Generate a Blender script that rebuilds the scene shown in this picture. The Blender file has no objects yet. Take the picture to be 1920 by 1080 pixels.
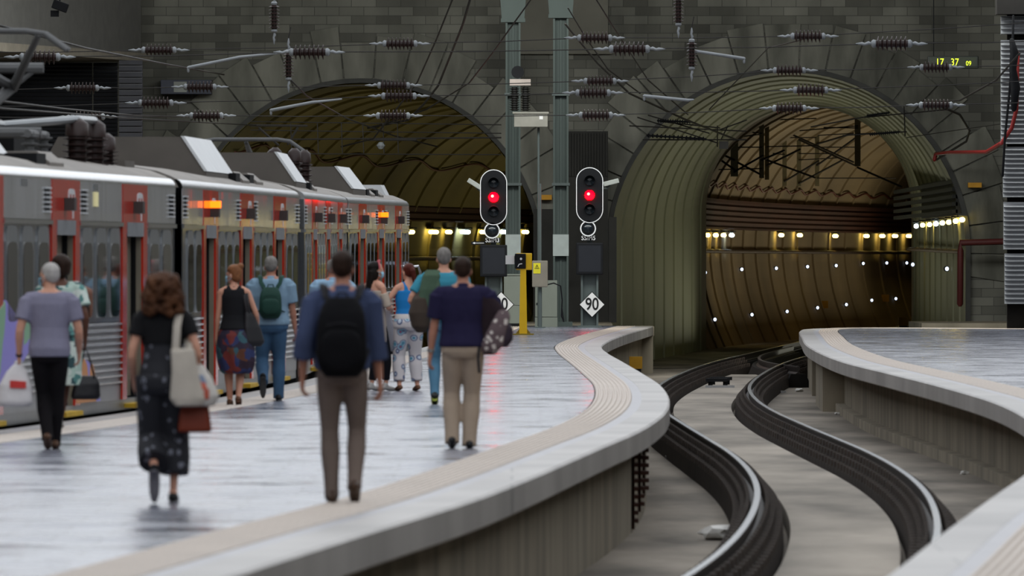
import bpy, bmesh, math, random
from mathutils import Vector, Matrix, noise
random.seed(7)
SC = bpy.context.scene
COL = SC.collection
F = 20000.0           # focal length in pixels of a 1920 wide frame
EYE = 1.69            # eye height above the platforms (platform top is z = 0)
HOR = 488.0           # row of the horizon

# ------------------------------------------------------------------ camera, sky, lamps, exposure
cam_d = bpy.data.cameras.new('camera'); cam = bpy.data.objects.new('camera', cam_d); COL.objects.link(cam)
cam_d.sensor_width = 36.0; cam_d.lens = F / 1920 * 36.0
cam_d.clip_start = 1.0; cam_d.clip_end = 2000.0
cam.location = (0, 0, EYE); cam.rotation_euler = (math.radians(90), 0, 0)
cam_d.shift_y = (HOR - 540.0) / 1920.0
cam_d.dof.use_dof = True; cam_d.dof.focus_distance = 268.0; cam_d.dof.aperture_fstop = 8.0
SC.camera = cam
W = bpy.data.worlds.new('sky'); SC.world = W; W.use_nodes = True
bg = W.node_tree.nodes['Background']; bg.inputs[0].default_value = (0.92, 0.955, 1.0, 1); bg.inputs[1].default_value = 1.4
SC.view_settings.view_transform = 'Standard'; SC.view_settings.look = 'None'
SC.view_settings.exposure = 0.0; SC.view_settings.gamma = 1.0; SC.view_settings.use_curve_mapping = False
SC.cycles.use_denoising = True
SC.cycles.max_bounces = 6; SC.cycles.sample_clamp_indirect = 6.0
SC.cycles.caustics_reflective = False; SC.cycles.caustics_refractive = False
def area_lamp(name, loc, size, power, col, rot=(0, 0, 0)):
    d = bpy.data.lights.new(name, 'AREA'); d.shape = 'RECTANGLE'; d.size, d.size_y = size
    d.energy = power; d.color = col
    o = bpy.data.objects.new(name, d); o.location = loc; o.rotation_euler = rot; COL.objects.link(o)
    return o
area_lamp('end_wall_fill', (0, 262, 11.2), (30, 4), 4300, (0.97, 1.0, 0.95), (math.radians(35), 0, 0))  # unseen fill light, added to brighten the end wall
UP = (math.radians(180), 0, 0)
area_lamp('tunnel_light', (-2.5, 312, 0.3), (2.5, 44), 150, (1.0, 0.88, 0.5), (math.radians(180), 0, -0.08))  # this and the next three: unseen upward fills added to brighten the tunnels
area_lamp('tunnel_light', (1.9, 354, 0.3), (2.5, 30), 150, (1.0, 0.88, 0.5), (math.radians(180), 0, -0.14))
area_lamp('tunnel_light', (8.2, 312, -0.9), (3, 50), 560, (1.0, 1.0, 0.82), UP)
area_lamp('tunnel_light', (14.2, 387, -0.6), (3, 60), 950, (1.0, 0.88, 0.62), (math.radians(180), 0, -0.118))

# ------------------------------------------------------------------ materials
def lin(h):
    h = h.lstrip('#'); out = []
    for i in (0, 2, 4):
        c = int(h[i:i + 2], 16) / 255.0
        out.append(c / 12.92 if c <= 0.04045 else ((c + 0.055) / 1.055) ** 2.4)
    return (out[0], out[1], out[2], 1.0)
MATS = {}
def nodes(m):
    nt = m.node_tree; return nt, nt.nodes, nt.links, nt.nodes['Principled BSDF']
def M(name, col, rough=0.6, metal=0.0, var=0.12, scale=3.0, stretch=(1, 1, 1), bump=0.0, bscale=20.0, col2=None, spec=0.3):
    if name in MATS: return MATS[name]
    m = bpy.data.materials.new(name); m.use_nodes = True; MATS[name] = m
    nt, N, Lk, b = nodes(m)
    b.inputs['Roughness'].default_value = rough; b.inputs['Metallic'].default_value = metal
    b.inputs['Specular IOR Level'].default_value = spec
    tc = N.new('ShaderNodeTexCoord'); mp = N.new('ShaderNodeMapping'); mp.inputs['Scale'].default_value = stretch
    Lk.new(tc.outputs['Object'], mp.inputs[0])
    ns = N.new('ShaderNodeTexNoise'); ns.inputs['Scale'].default_value = scale; ns.inputs['Detail'].default_value = 5
    Lk.new(mp.outputs[0], ns.inputs['Vector'])
    r = N.new('ShaderNodeValToRGB'); r.color_ramp.elements[0].position = 0.3; r.color_ramp.elements[1].position = 0.7
    c = lin(col)
    lo = tuple(x * (1 - var) for x in c[:3]) + (1,); hi = tuple(min(1, x * (1 + var)) for x in c[:3]) + (1,)
    if col2: lo, hi = c, lin(col2)
    r.color_ramp.elements[0].color = lo; r.color_ramp.elements[1].color = hi
    Lk.new(ns.outputs['Fac'], r.inputs[0]); Lk.new(r.outputs[0], b.inputs['Base Color'])
    if bump:
        n2 = N.new('ShaderNodeTexNoise'); n2.inputs['Scale'].default_value = bscale; n2.inputs['Detail'].default_value = 4
        Lk.new(mp.outputs[0], n2.inputs['Vector'])
        bp = N.new('ShaderNodeBump'); bp.inputs['Strength'].default_value = bump; bp.inputs['Distance'].default_value = 0.02
        Lk.new(n2.outputs['Fac'], bp.inputs['Height']); Lk.new(bp.outputs[0], b.inputs['Normal'])
    return m
def ME(name, col, strength):
    if name in MATS: return MATS[name]
    m = bpy.data.materials.new(name); m.use_nodes = True; MATS[name] = m
    nt, N, Lk, b = nodes(m)
    b.inputs['Base Color'].default_value = lin(col); b.inputs['Emission Color'].default_value = lin(col)
    b.inputs['Emission Strength'].default_value = strength
    return m
def ramp(N, stops, interp='CONSTANT'):
    r = N.new('ShaderNodeValToRGB'); cr = r.color_ramp; cr.interpolation = interp
    while len(cr.elements) < len(stops): cr.elements.new(0.5)
    for e, (p, c) in zip(cr.elements, stops): e.position = p; e.color = lin(c)
    return r
def MV(name, stops, scale, feature='F1', rough=0.8, use='Color', interp='CONSTANT', distort=0.0):
    """cloth print: voronoi cells or dots"""
    if name in MATS: return MATS[name]
    m = bpy.data.materials.new(name); m.use_nodes = True; MATS[name] = m
    nt, N, Lk, b = nodes(m); b.inputs['Roughness'].default_value = rough
    tc = N.new('ShaderNodeTexCoord'); v = N.new('ShaderNodeTexVoronoi'); v.inputs['Scale'].default_value = scale
    src = tc.outputs['Object']
    if distort:
        ns = N.new('ShaderNodeTexNoise'); ns.inputs['Scale'].default_value = scale * 0.8
        mx = N.new('ShaderNodeMixRGB'); mx.inputs[0].default_value = distort
        Lk.new(src, mx.inputs[1]); Lk.new(src, ns.inputs['Vector']); Lk.new(ns.outputs['Color'], mx.inputs[2]); src = mx.outputs[0]
    Lk.new(src, v.inputs['Vector'])
    r = ramp(N, stops, interp)
    if use == 'Color':
        s = N.new('ShaderNodeSeparateColor'); Lk.new(v.outputs['Color'], s.inputs[0]); Lk.new(s.outputs[0], r.inputs[0])
    else: Lk.new(v.outputs['Distance'], r.inputs[0])
    Lk.new(r.outputs[0], b.inputs['Base Color'])
    return m
def M_brick(name, c1, c2, mortar, bw, rh, axes='xz', ms=0.012, rough=0.85, stain=0.5, bump=0.4):
    if name in MATS: return MATS[name]
    m = bpy.data.materials.new(name); m.use_nodes = True; MATS[name] = m
    nt, N, Lk, b = nodes(m); b.inputs['Roughness'].default_value = rough
    tc = N.new('ShaderNodeTexCoord'); sp = N.new('ShaderNodeSeparateXYZ'); cb = N.new('ShaderNodeCombineXYZ')
    Lk.new(tc.outputs['Object'], sp.inputs[0])
    Lk.new(sp.outputs[axes[0].upper()], cb.inputs[0]); Lk.new(sp.outputs[axes[1].upper()], cb.inputs[1])
    br = N.new('ShaderNodeTexBrick'); br.inputs['Scale'].default_value = 1.0
    br.inputs['Brick Width'].default_value = bw; br.inputs['Row Height'].default_value = rh
    br.inputs['Mortar Size'].default_value = ms; br.inputs['Mortar Smooth'].default_value = 0.3
    br.inputs['Color1'].default_value = lin(c1); br.inputs['Color2'].default_value = lin(c2); br.inputs['Mortar'].default_value = lin(mortar)
    Lk.new(cb.outputs[0], br.inputs['Vector'])
    ns = N.new('ShaderNodeTexNoise'); ns.inputs['Scale'].default_value = 0.45; ns.inputs['Detail'].default_value = 8
    mp = N.new('ShaderNodeMapping'); mp.inputs['Scale'].default_value = (1, 1, 0.45)
    Lk.new(tc.outputs['Object'], mp.inputs[0]); Lk.new(mp.outputs[0], ns.inputs['Vector'])
    r = N.new('ShaderNodeValToRGB'); r.color_ramp.elements[0].position = 0.35; r.color_ramp.elements[1].position = 0.65
    r.color_ramp.elements[0].color = (1 - stain,) * 3 + (1,); r.color_ramp.elements[1].color = (1, 1, 1, 1)
    Lk.new(ns.outputs['Fac'], r.inputs[0])
    mx = N.new('ShaderNodeMixRGB'); mx.blend_type = 'MULTIPLY'; mx.inputs[0].default_value = 1
    Lk.new(br.outputs['Color'], mx.inputs[1]); Lk.new(r.outputs[0], mx.inputs[2]); Lk.new(mx.outputs[0], b.inputs['Base Color'])
    bp = N.new('ShaderNodeBump'); bp.inputs['Strength'].default_value = bump; bp.inputs['Distance'].default_value = 0.03; bp.invert = True
    Lk.new(br.outputs['Fac'], bp.inputs['Height']); Lk.new(bp.outputs[0], b.inputs['Normal'])
    return m
def M_floor(name, c1, c2, joint, rmin, rmax):
    """worn stone paving laid across the platform, polished unevenly"""
    m = bpy.data.materials.new(name); m.use_nodes = True; MATS[name] = m
    nt, N, Lk, b = nodes(m); b.inputs['Specular IOR Level'].default_value = 0.75
    tc = N.new('ShaderNodeTexCoord'); sp = N.new('ShaderNodeSeparateXYZ'); cb = N.new('ShaderNodeCombineXYZ')
    Lk.new(tc.outputs['Object'], sp.inputs[0]); Lk.new(sp.outputs['X'], cb.inputs[0]); Lk.new(sp.outputs['Y'], cb.inputs[1])
    br = N.new('ShaderNodeTexBrick'); br.inputs['Scale'].default_value = 1.0
    br.inputs['Brick Width'].default_value = 0.62; br.inputs['Row Height'].default_value = 1.15
    br.inputs['Mortar Size'].default_value = 0.012
    br.inputs['Color1'].default_value = lin(c1); br.inputs['Color2'].default_value = lin(c2); br.inputs['Mortar'].default_value = lin(joint)
    Lk.new(cb.outputs[0], br.inputs['Vector']); Lk.new(br.outputs['Color'], b.inputs['Base Color'])
    mp = N.new('ShaderNodeMapping'); mp.inputs['Scale'].default_value = (0.9, 0.8, 1)
    Lk.new(tc.outputs['Object'], mp.inputs[0])
    ns = N.new('ShaderNodeTexNoise'); ns.inputs['Scale'].default_value = 1.0; ns.inputs['Detail'].default_value = 6; ns.inputs['Roughness'].default_value = 0.65
    Lk.new(mp.outputs[0], ns.inputs['Vector'])
    mr = N.new('ShaderNodeMapRange'); mr.inputs['From Min'].default_value = 0.35; mr.inputs['From Max'].default_value = 0.65
    mr.inputs['To Min'].default_value = rmin; mr.inputs['To Max'].default_value = rmax
    Lk.new(ns.outputs['Fac'], mr.inputs[0]); Lk.new(mr.outputs[0], b.inputs['Roughness'])
    bp = N.new('ShaderNodeBump'); bp.inputs['Strength'].default_value = 1.0; bp.inputs['Distance'].default_value = 0.035
    Lk.new(ns.outputs['Fac'], bp.inputs['Height']); Lk.new(bp.outputs[0], b.inputs['Normal'])
    return m

# ------------------------------------------------------------------ mesh helpers
def P(px, py, Z):
    return Vector(((px - 960.0) * Z / F, Z, EYE - (py - HOR) * Z / F))
def ground(px, py):
    Z = F * EYE / (py - HOR); return Vector(((px - 960) * Z / F, Z, 0))
def tag(o, label=None, cat=None, group=None, kind=None):
    if label: o['label'] = label
    if cat: o['category'] = cat
    if group: o['group'] = group
    if kind: o['kind'] = kind
    return o
def empty(name, loc=(0, 0, 0), rz=0.0, label=None, cat=None, group=None):
    o = bpy.data.objects.new(name, None); o.empty_display_size = 0.2; COL.objects.link(o)
    o.location = loc; o.rotation_euler = (0, 0, rz)
    return tag(o, label, cat, group)
def copy_tree(o, parent=None):
    c = o.copy(); COL.objects.link(c); c.parent = parent
    for ch in list(o.children): copy_tree(ch, c)
    return c
def frame(d):
    d = Vector(d).normalized(); a = Vector((0, 0, 1)) if abs(d.z) < 0.95 else Vector((0, 1, 0))
    u = d.cross(a).normalized(); v = u.cross(d).normalized(); return u, v
class MB:
    def __init__(s): s.v = []; s.f = []
    def box(s, x0, x1, y0, y1, z0, z1, M4=None):
        c = [Vector((x, y, z)) for x in (x0, x1) for y in (y0, y1) for z in (z0, z1)]
        if M4 is not None: c = [M4 @ p for p in c]
        b = len(s.v); s.v += c
        for q in ((0, 1, 3, 2), (4, 6, 7, 5), (0, 4, 5, 1), (2, 3, 7, 6), (0, 2, 6, 4), (1, 5, 7, 3)): s.f.append(tuple(b + i for i in q))
        return s
    def rings(s, R, caps=True, closed=True):
        b = len(s.v); n = len(R[0])
        for r in R: s.v += [Vector(p) for p in r]
        for i in range(len(R) - 1):
            for j in range(n if closed else n - 1):
                k = (j + 1) % n
                s.f.append((b + i * n + j, b + i * n + k, b + (i + 1) * n + k, b + (i + 1) * n + j))
        if caps and closed:
            s.f.append(tuple(b + j for j in reversed(range(n)))); s.f.append(tuple(b + (len(R) - 1) * n + j for j in range(n)))
        return s
    def loft(s, L, n=16):
        """L: list of (centre, u*rx, v*ry)"""
        return s.rings([[Vector(c) + Vector(u) * math.cos(2 * math.pi * j / n) + Vector(v) * math.sin(2 * math.pi * j / n) for j in range(n)] for c, u, v in L])
    def limb(s, pts, rad, n=12, flat=1.0, round_ends=True):
        """tapered tube through points; radii per point"""
        pts = [Vector(p) for p in pts]; L = []
        if not isinstance(rad, (list, tuple)): rad = [rad] * len(pts)
        u = None
        for i, p in enumerate(pts):
            d = (pts[min(i + 1, len(pts) - 1)] - pts[max(i - 1, 0)])
            if u is None: u, v = frame(d)
            else:
                t = d.normalized(); u = (u - t * u.dot(t)).normalized(); v = u.cross(t).normalized()
            if i == 0 and round_ends: L.append((p - d.normalized() * rad[0] * 0.8, u * rad[0] * 0.45, v * rad[0] * 0.45 * flat))
            L.append((p, u * rad[i], v * rad[i] * flat))
            if i == len(pts) - 1 and round_ends: L.append((p + d.normalized() * rad[i] * 0.8, u * rad[i] * 0.45, v * rad[i] * 0.45 * flat))
        return s.loft(L, n)
    def tube(s, pts, r, n=8):
        return s.limb(pts, r, n, 1.0, False)
    def ell(s, c, rx, ry, rz, n=14, m=9, M4=None):
        c = Vector(c); L = []
        R = []
        for i in range(m):
            t = math.pi * (i + 0.02) / (m - 1 + 0.04)
            R.append([Vector((math.cos(2 * math.pi * j / n) * rx * math.sin(t), math.sin(2 * math.pi * j / n) * ry * math.sin(t), -math.cos(t) * rz)) for j in range(n)])
        R = [[(M4 @ p if M4 is not None else p) + c for p in r] for r in R]
        return s.rings(R)
    def lathe(s, prof, c=(0, 0, 0), axis=(0, 0, 1), n=16):
        """prof: list of (distance along axis, radius)"""
        u, v = frame(axis); a = Vector(axis).normalized(); c = Vector(c)
        return s.loft([(c + a * d, u * max(r, 1e-4), v * max(r, 1e-4)) for d, r in prof], n)
    def prism(s, poly, d, M4=None):
        """poly: 3D points of a face, pushed by vector d"""
        b = len(s.v); n = len(poly); d = Vector(d)
        A = [Vector(p) for p in poly]; B = [p + d for p in A]
        if M4 is not None: A = [M4 @ p for p in A]; B = [M4 @ p for p in B]
        s.v += A + B
        s.f.append(tuple(b + i for i in reversed(range(n)))); s.f.append(tuple(b + n + i for i in range(n)))
        for i in range(n):
            k = (i + 1) % n; s.f.append((b + i, b + k, b + n + k, b + n + i))
        return s
    def mesh(s, name, smooth=False, fix=True):
        me = bpy.data.meshes.new(name); me.from_pydata([tuple(p) for p in s.v], [], s.f)
        if fix:
            bm = bmesh.new(); bm.from_mesh(me); bmesh.ops.recalc_face_normals(bm, faces=bm.faces); bm.to_mesh(me); bm.free()
        if smooth:
            me.polygons.foreach_set('use_smooth', [True] * len(me.polygons))
            try: me.set_sharp_from_angle(angle=math.radians(50))
            except Exception: pass
        me.update(); return me
    def build(s, name, mat, parent=None, smooth=False, bevel=0.0, label=None):
        me = s.mesh(name, smooth)
        if bevel:
            bm = bmesh.new(); bm.from_mesh(me)
            es = [e for e in bm.edges if len(e.link_faces) == 2 and e.calc_face_angle(0) > 0.6]
            bmesh.ops.bevel(bm, geom=es, offset=bevel, segments=2, affect='EDGES', profile=0.6); bm.to_mesh(me); bm.free()
        return link(name, me, mat, parent, label)
def link(name, me, mat, parent=None, label=None):
    me.materials.clear(); me.materials.append(mat)
    o = bpy.data.objects.new(name, me); COL.objects.link(o); o.parent = parent
    if label: o['label'] = label
    return o
def bake(ob):
    """evaluated copy of a temporary object as a plain mesh"""
    dg = bpy.context.evaluated_depsgraph_get(); dg.update()
    me = bpy.data.meshes.new_from_object(ob.evaluated_get(dg)); return me
def remesh(mb, name, voxel, smooth=3):
    me = mb.mesh(name); o = bpy.data.objects.new('temporary', me); COL.objects.link(o)
    md = o.modifiers.new('r', 'REMESH'); md.mode = 'VOXEL'; md.voxel_size = voxel; md.use_smooth_shade = True
    if smooth:
        sm = o.modifiers.new('s', 'SMOOTH'); sm.iterations = smooth; sm.factor = 0.5
    out = bake(o); bpy.data.objects.remove(o); out.name = name
    out.polygons.foreach_set('use_smooth', [True] * len(out.polygons)); return out
def text_mesh(txt, size, depth=0.002, sx=1.0, shear=0.0, bold=0.0):
    cu = bpy.data.curves.new('text', 'FONT'); cu.body = txt; cu.size = size; cu.extrude = depth; cu.align_x = 'CENTER'; cu.align_y = 'CENTER'; cu.shear = shear; cu.offset = bold * size
    o = bpy.data.objects.new('temporary', cu); COL.objects.link(o); me = bake(o); bpy.data.objects.remove(o)
    R = Matrix.Rotation(math.radians(90), 4, 'X') @ Matrix.Diagonal((sx, 1, 1, 1)); me.transform(R); return me
def shape2d(splines, depth):
    """flat filled outline with holes in x,z, facing -y"""
    cu = bpy.data.curves.new('shape', 'CURVE'); cu.dimensions = '2D'; cu.fill_mode = 'BOTH'; cu.extrude = depth
    for pts in splines:
        sp = cu.splines.new('POLY'); sp.points.add(len(pts) - 1); sp.use_cyclic_u = True
        for q, p in zip(sp.points, pts): q.co = (p[0], p[1], 0, 1)
    o = bpy.data.objects.new('temporary', cu); COL.objects.link(o); me = bake(o); bpy.data.objects.remove(o)
    me.transform(Matrix.Rotation(math.radians(90), 4, 'X')); return me
class Curve:
    """X as a smooth function of depth"""
    def __init__(s, pts): s.p = sorted(pts)
    def __call__(s, z):
        p = s.p
        if z <= p[0][0]: i = 0
        elif z >= p[-1][0]: i = len(p) - 2
        else: i = max(k for k in range(len(p) - 1) if p[k][0] <= z)
        def sl(k):
            a, b = max(k - 1, 0), min(k + 1, len(p) - 1); return (p[b][1] - p[a][1]) / (p[b][0] - p[a][0])
        (z0, x0), (z1, x1) = p[i], p[i + 1]; h = z1 - z0; t = (z - z0) / h
        if t < 0: return x0 + sl(i) * (z - z0)
        if t > 1: return x1 + sl(i + 1) * (z - z1)
        a, b = sl(i) * h, sl(i + 1) * h
        return (2*t**3-3*t*t+1)*x0 + (t**3-2*t*t+t)*a + (-2*t**3+3*t*t)*x1 + (t**3-t*t)*b
    def off(s, z, d):
        """point at sideways distance d (to the right) from the curve"""
        m = (s(z + 0.5) - s(z - 0.5)); n = math.hypot(1, m)
        return Vector((s(z) + d / n, z - d * m / n, 0))
def zs(a, b, step):
    n = max(1, int(round((b - a) / step))); return [a + (b - a) * i / n for i in range(n + 1)]
def sweep(mb, fn, Z, prof, caps=True, closed=True):
    """prof: list of (side offset, z); fn.off gives the path"""
    return mb.rings([[fn.off(z, d) + Vector((0, 0, h)) for d, h in prof] for z in Z], caps, closed)
# ------------------------------------------------------------------ the station shell
class Path:
    """smooth ground path with side offsets (positive = right of travel)"""
    def __init__(s, ctrl, step=1.0):
        c = [Vector((x, y, 0)) for x, y in ctrl]; pts = []
        for i in range(len(c) - 1):
            p0, p1, p2, p3 = c[max(i - 1, 0)], c[i], c[i + 1], c[min(i + 2, len(c) - 1)]
            if i == 0: p0 = p1 * 2 - p2
            if i == len(c) - 2: p3 = p2 * 2 - p1
            d = [max((b - a).length, 1e-6) ** 0.5 for a, b in ((p0, p1), (p1, p2), (p2, p3))]
            t1 = d[0]; t2 = t1 + d[1]; t3 = t2 + d[2]
            n = max(2, int((p2 - p1).length / step))
            for k in range(n):
                t = t1 + (t2 - t1) * k / n
                A1 = p0 * ((t1 - t) / t1) + p1 * (t / t1); A2 = p1 * ((t2 - t) / (t2 - t1)) + p2 * ((t - t1) / (t2 - t1))
                A3 = p2 * ((t3 - t) / (t3 - t2)) + p3 * ((t - t2) / (t3 - t2))
                B1 = A1 * ((t2 - t) / t2) + A2 * (t / t2); B2 = A2 * ((t3 - t) / (t3 - t1)) + A3 * ((t - t1) / (t3 - t1))
                pts.append(B1 * ((t2 - t) / (t2 - t1)) + B2 * ((t - t1) / (t2 - t1)))
        pts.append(c[-1]); s.p = pts
        s.n = []
        for i in range(len(pts)):
            t = (pts[min(i + 1, len(pts) - 1)] - pts[max(i - 1, 0)]).normalized(); s.n.append(Vector((t.y, -t.x, 0)))
        s.len = [0]
        for a, b in zip(pts, pts[1:]): s.len.append(s.len[-1] + (b - a).length)
    def at(s, L):
        i = 0
        while i < len(s.len) - 2 and s.len[i + 1] < L: i += 1
        t = (L - s.len[i]) / (s.len[i + 1] - s.len[i])
        return s.p[i].lerp(s.p[i + 1], t), s.n[i].lerp(s.n[i + 1], min(max(t, 0), 1)).normalized()
    def off(s, L, d):
        p, n = s.at(L); return p + n * d
    def Lz(s, Z):
        """length along the path where depth Z is reached"""
        for i in range(len(s.p) - 1):
            a, b = s.p[i].y, s.p[i + 1].y
            if a <= Z <= b: return s.len[i] + (Z - a) / (b - a) * (s.len[i + 1] - s.len[i])
        return s.len[-1]
    def sweep(s, mb, prof, lo=None, hi=None, caps=True, idx=None):
        I = [i for i in range(len(s.p)) if (lo is None or s.len[i] >= lo) and (hi is None or s.len[i] <= hi)]
        return mb.rings([[s.p[i] + s.n[i] * d + Vector((0, 0, h)) for d, h in prof] for i in I], caps, True)

LIP = 0.24; BED = -1.2; RAILTOP = -0.70
c_lip = M_brick('coping_stone', '#aca8a4', '#9d9996', '#82807e', 5.0, 1.55, 'xy', 0.012, 0.42, 0.28, 0.15)
c_floor = M_floor('worn_platform_paving', '#7c7f8b', '#636672', '#4a4c54', 0.08, 0.36)
c_tact = M('beige_tactile_paving', '#b9ada2', 0.5, 0, 0.08, 2.0)
c_tact_edge = M('border_stone', '#9c9b9f', 0.4, 0, 0.1, 2.0)
c_conc = M('stained_concrete_wall', '#7d7566', 0.9, 0, 0.32, 1.3, (1, 1, 0.25), 0.3, 6)
c_bed = M('dirty_slab', '#4b453d', 0.85, 0, 0.3, 0.6, (1.4, 0.3, 1), 0.4, 8, col2='#8d8478')
c_bed2 = M('slab_between_rails', '#565047', 0.8, 0, 0.3, 0.6, (1.2, 0.25, 1), 0.4, 7, col2='#968d81')
c_dark = M('black_grime', '#191715', 0.85, 0, 0.4, 2.0, spec=0.1)

EL = Path([(-13.0, 30), (-9.6, 60), (-7.2, 80), (-5.45, 101.5), (-3.82, 127), (-2.86, 153), (-2.6, 178), (-1.83, 203), (-1.25, 230), (-0.9, 255), (-0.6, 276)])
ER = Path([(-3.4, 30), (-2.5, 42), (-1.52, 57.1), (-0.92, 66.1), (-0.28, 75.3), (0.17, 83.5), (0.52, 90.6), (0.92, 98.8), (1.18, 104), (1.45, 110.5), (1.73, 119.5), (1.92, 130), (2.02, 144), (1.97, 158), (1.86, 177), (1.75, 195), (1.76, 208.6), (1.98, 221), (2.49, 239.7), (3.61, 272.6)])
RL = Path([(-0.3, 30), (0.95, 44), (2.0, 57.2), (2.67, 66.3), (3.48, 77), (4.07, 84.7), (4.75, 95), (5.2, 104), (5.55, 115.7), (5.76, 128), (5.76, 144), (5.65, 160), (5.52, 179), (5.8, 208.6), (6.33, 233), (6.95, 257), (7.25, 262), (8.0, 265.5), (9.5, 266), (13.5, 262), (17, 258)])
def platform(paths, name, poly, Zmax=None):
    mb = MB(); b = bmesh.new()
    vs = [b.verts.new((p.x, p.y, 0)) for p in poly]; f = b.faces.new(vs)
    bmesh.ops.triangulate(b, faces=[f]); bmesh.ops.recalc_face_normals(b, faces=b.faces)
    if b.faces[0].normal.z < 0 if hasattr(b.faces, '__getitem__') and not b.faces.ensure_lookup_table() else False: bmesh.ops.reverse_faces(b, faces=b.faces)
    me = bpy.data.meshes.new(name); b.to_mesh(me); b.free()
    tag(link(name, me, c_floor), kind='structure')
    for pa, sg, L1 in paths:
        e = MB(); pa.sweep(e, [(sg * d, h) for d, h in ((0.34, -LIP), (0.34, 0.0), (0.02, 0.0), (0, -0.02), (0, -LIP + 0.02), (0.03, -LIP))], 0, L1)
        tag(e.build('platform_edge', c_lip), kind='structure')
        e = MB(); pa.sweep(e, [(sg * d, h) for d, h in ((0.34, -0.1), (0.34, -0.002), (0.46, -0.002), (0.46, -0.1))], 0, L1)
        tag(e.build('platform_border', c_tact_edge), kind='structure')
        prof = [(0.46, -0.1)]
        for k in range(8):
            a = 0.46 + 0.47 * k / 8
            prof += [(a, 0.0), (a + 0.012, 0.016), (a + 0.03, 0.016), (a + 0.046, 0.0)]
        prof += [(0.93, 0.0), (0.93, -0.1)]
        e = MB(); pa.sweep(e, [(sg * d, h) for d, h in prof], 0, L1)
        tag(e.build('tactile_strip', c_tact), kind='structure')
Lend = len(EL.p) - 1
polyL = [EL.off(l, 0.9) for l in EL.len] + [ER.off(l, -0.9) for l in reversed(ER.len)]
polyL.insert(len(EL.len), Vector((3.0, 276, 0)))
platform([(EL, 1, None), (ER, -1, None)], 'platform_floor', polyL)
polyR = [RL.off(l, 0.9) for l in RL.len] + [Vector((17, 30, 0))]
platform([(RL, 1, None)], 'platform_floor', polyR)
# supporting walls under the overhanging edges
w = MB(); ER.sweep(w, [(-0.28, BED), (-0.28, -LIP), (-0.6, -LIP), (-0.6, BED)]); tag(w.build('platform_wall', c_conc), kind='structure')
w = MB(); w.box(-0.6, 3.6, 272.2, 272.6, BED, -LIP); w.box(-0.6, 3.63, 272.3, 276, -LIP, -0.001); tag(w.build('platform_wall', c_conc), kind='structure')
w = MB(); EL.sweep(w, [(0.2, BED), (0.2, -LIP), (0.5, -LIP), (0.5, BED)]); tag(w.build('platform_wall', c_conc), kind='structure')
w = MB(); RL.sweep(w, [(0.62, BED), (0.62, -LIP), (0.95, -LIP), (0.95, BED)]); RL.sweep(w, [(0.45, BED), (0.45, BED + 0.16), (0.7, BED + 0.16), (0.7, BED)])
tag(w.build('platform_wall', c_conc), kind='structure')
for Z0, Z1 in ((203, 214), (226, 250), (95, 103), (118, 123)):
    w = MB(); RL.sweep(w, [(0.2, BED), (0.2, -LIP), (0.64, -LIP), (0.64, BED)], RL.Lz(Z0), RL.Lz(Z1)); tag(w.build('platform_pier', c_conc), kind='structure')
# ground
w = MB(); w.box(-24, 46, -62, 520, BED - 0.3, BED); tag(w.build('floor', c_bed), kind='structure')

# stone end wall with the two tunnel mouths
WZ = 285.0
TL = dict(x=-4.03, r=4.87, s=1.66); TR = dict(x=7.38, r=4.85, s=1.97)
def arch(x, r, s, base=BED, n=40, rx=None, tuck=0.0):
    rx = rx or r; pts = []
    hs = 6
    for i in range(hs):
        t = i / hs; z = base + (s - base) * t; pts.append((x - rx + tuck * (1 - t) ** 2, z))
    for i in range(n + 1):
        a = math.pi * (1 - i / n); pts.append((x + rx * math.cos(a), s + r * math.sin(a)))
    for i in range(hs):
        t = 1 - (i + 1) / hs; z = base + (s - base) * t; pts.append((x + rx - tuck * (1 - t) ** 2, z))
    return pts
c_wall = M_brick('old_ashlar_wall', '#7f7e75', '#585750', '#4f4f49', 0.66, 0.235, 'xz', 0.010, 0.9, 0.55, 0.25)
me = shape2d([[(-18, BED), (18, BED), (18, 12.5), (-18, 12.5)], arch(**TL), arch(**TR)], 0.5)
o = link('wall_back', me, c_wall); o.location = (0, WZ + 0.5, 0); tag(o, kind='structure')
c_vou = M('arch_stone', '#45453f', 0.9, 0, 0.3, 1.3, (1, 1, 0.3), 0.5, 5, col2='#7d7c73')
for T, nm, seed in ((TL, 'trim_1', 3), (TR, 'trim_2', 8)):
    rnd = random.Random(seed); v = MB(); a = -0.15
    while a < math.pi + 0.15:
        da = rnd.uniform(0.115, 0.17); r0 = T['r'] + 0.02; r1 = T['r'] + rnd.uniform(0.95, 1.45)
        g = 0.004
        q = [(r0, a + g), (r1, a + g * 0.7), (r1, a + da - g * 0.7), (r0, a + da - g)]
        pr = rnd.uniform(0.05, 0.11)
        v.prism([(T['x'] + r * math.cos(t), WZ - pr, T['s'] + r * math.sin(t)) for r, t in q], (0, pr + 0.05, 0))
        a += da
    tag(v.build(nm, c_vou, bevel=0.02), kind='structure')
    k = MB(); A = arch(T['x'], T['r'] - 0.1, T['s']); B = arch(T['x'], T['r'] + 0.02, T['s'])
    k.rings([[Vector((p[0], WZ - 0.14, p[1])) for p in A], [Vector((p[0], WZ - 0.14, p[1])) for p in B], [Vector((p[0], WZ + 0.3, p[1])) for p in B], [Vector((p[0], WZ + 0.3, p[1])) for p in A]], False, False)
    tag(k.build('trim_3' if T is TL else 'trim_4', M('arch_rim_metal', '#3a3a38', 0.7, 0, 0.2)), kind='structure')

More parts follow.
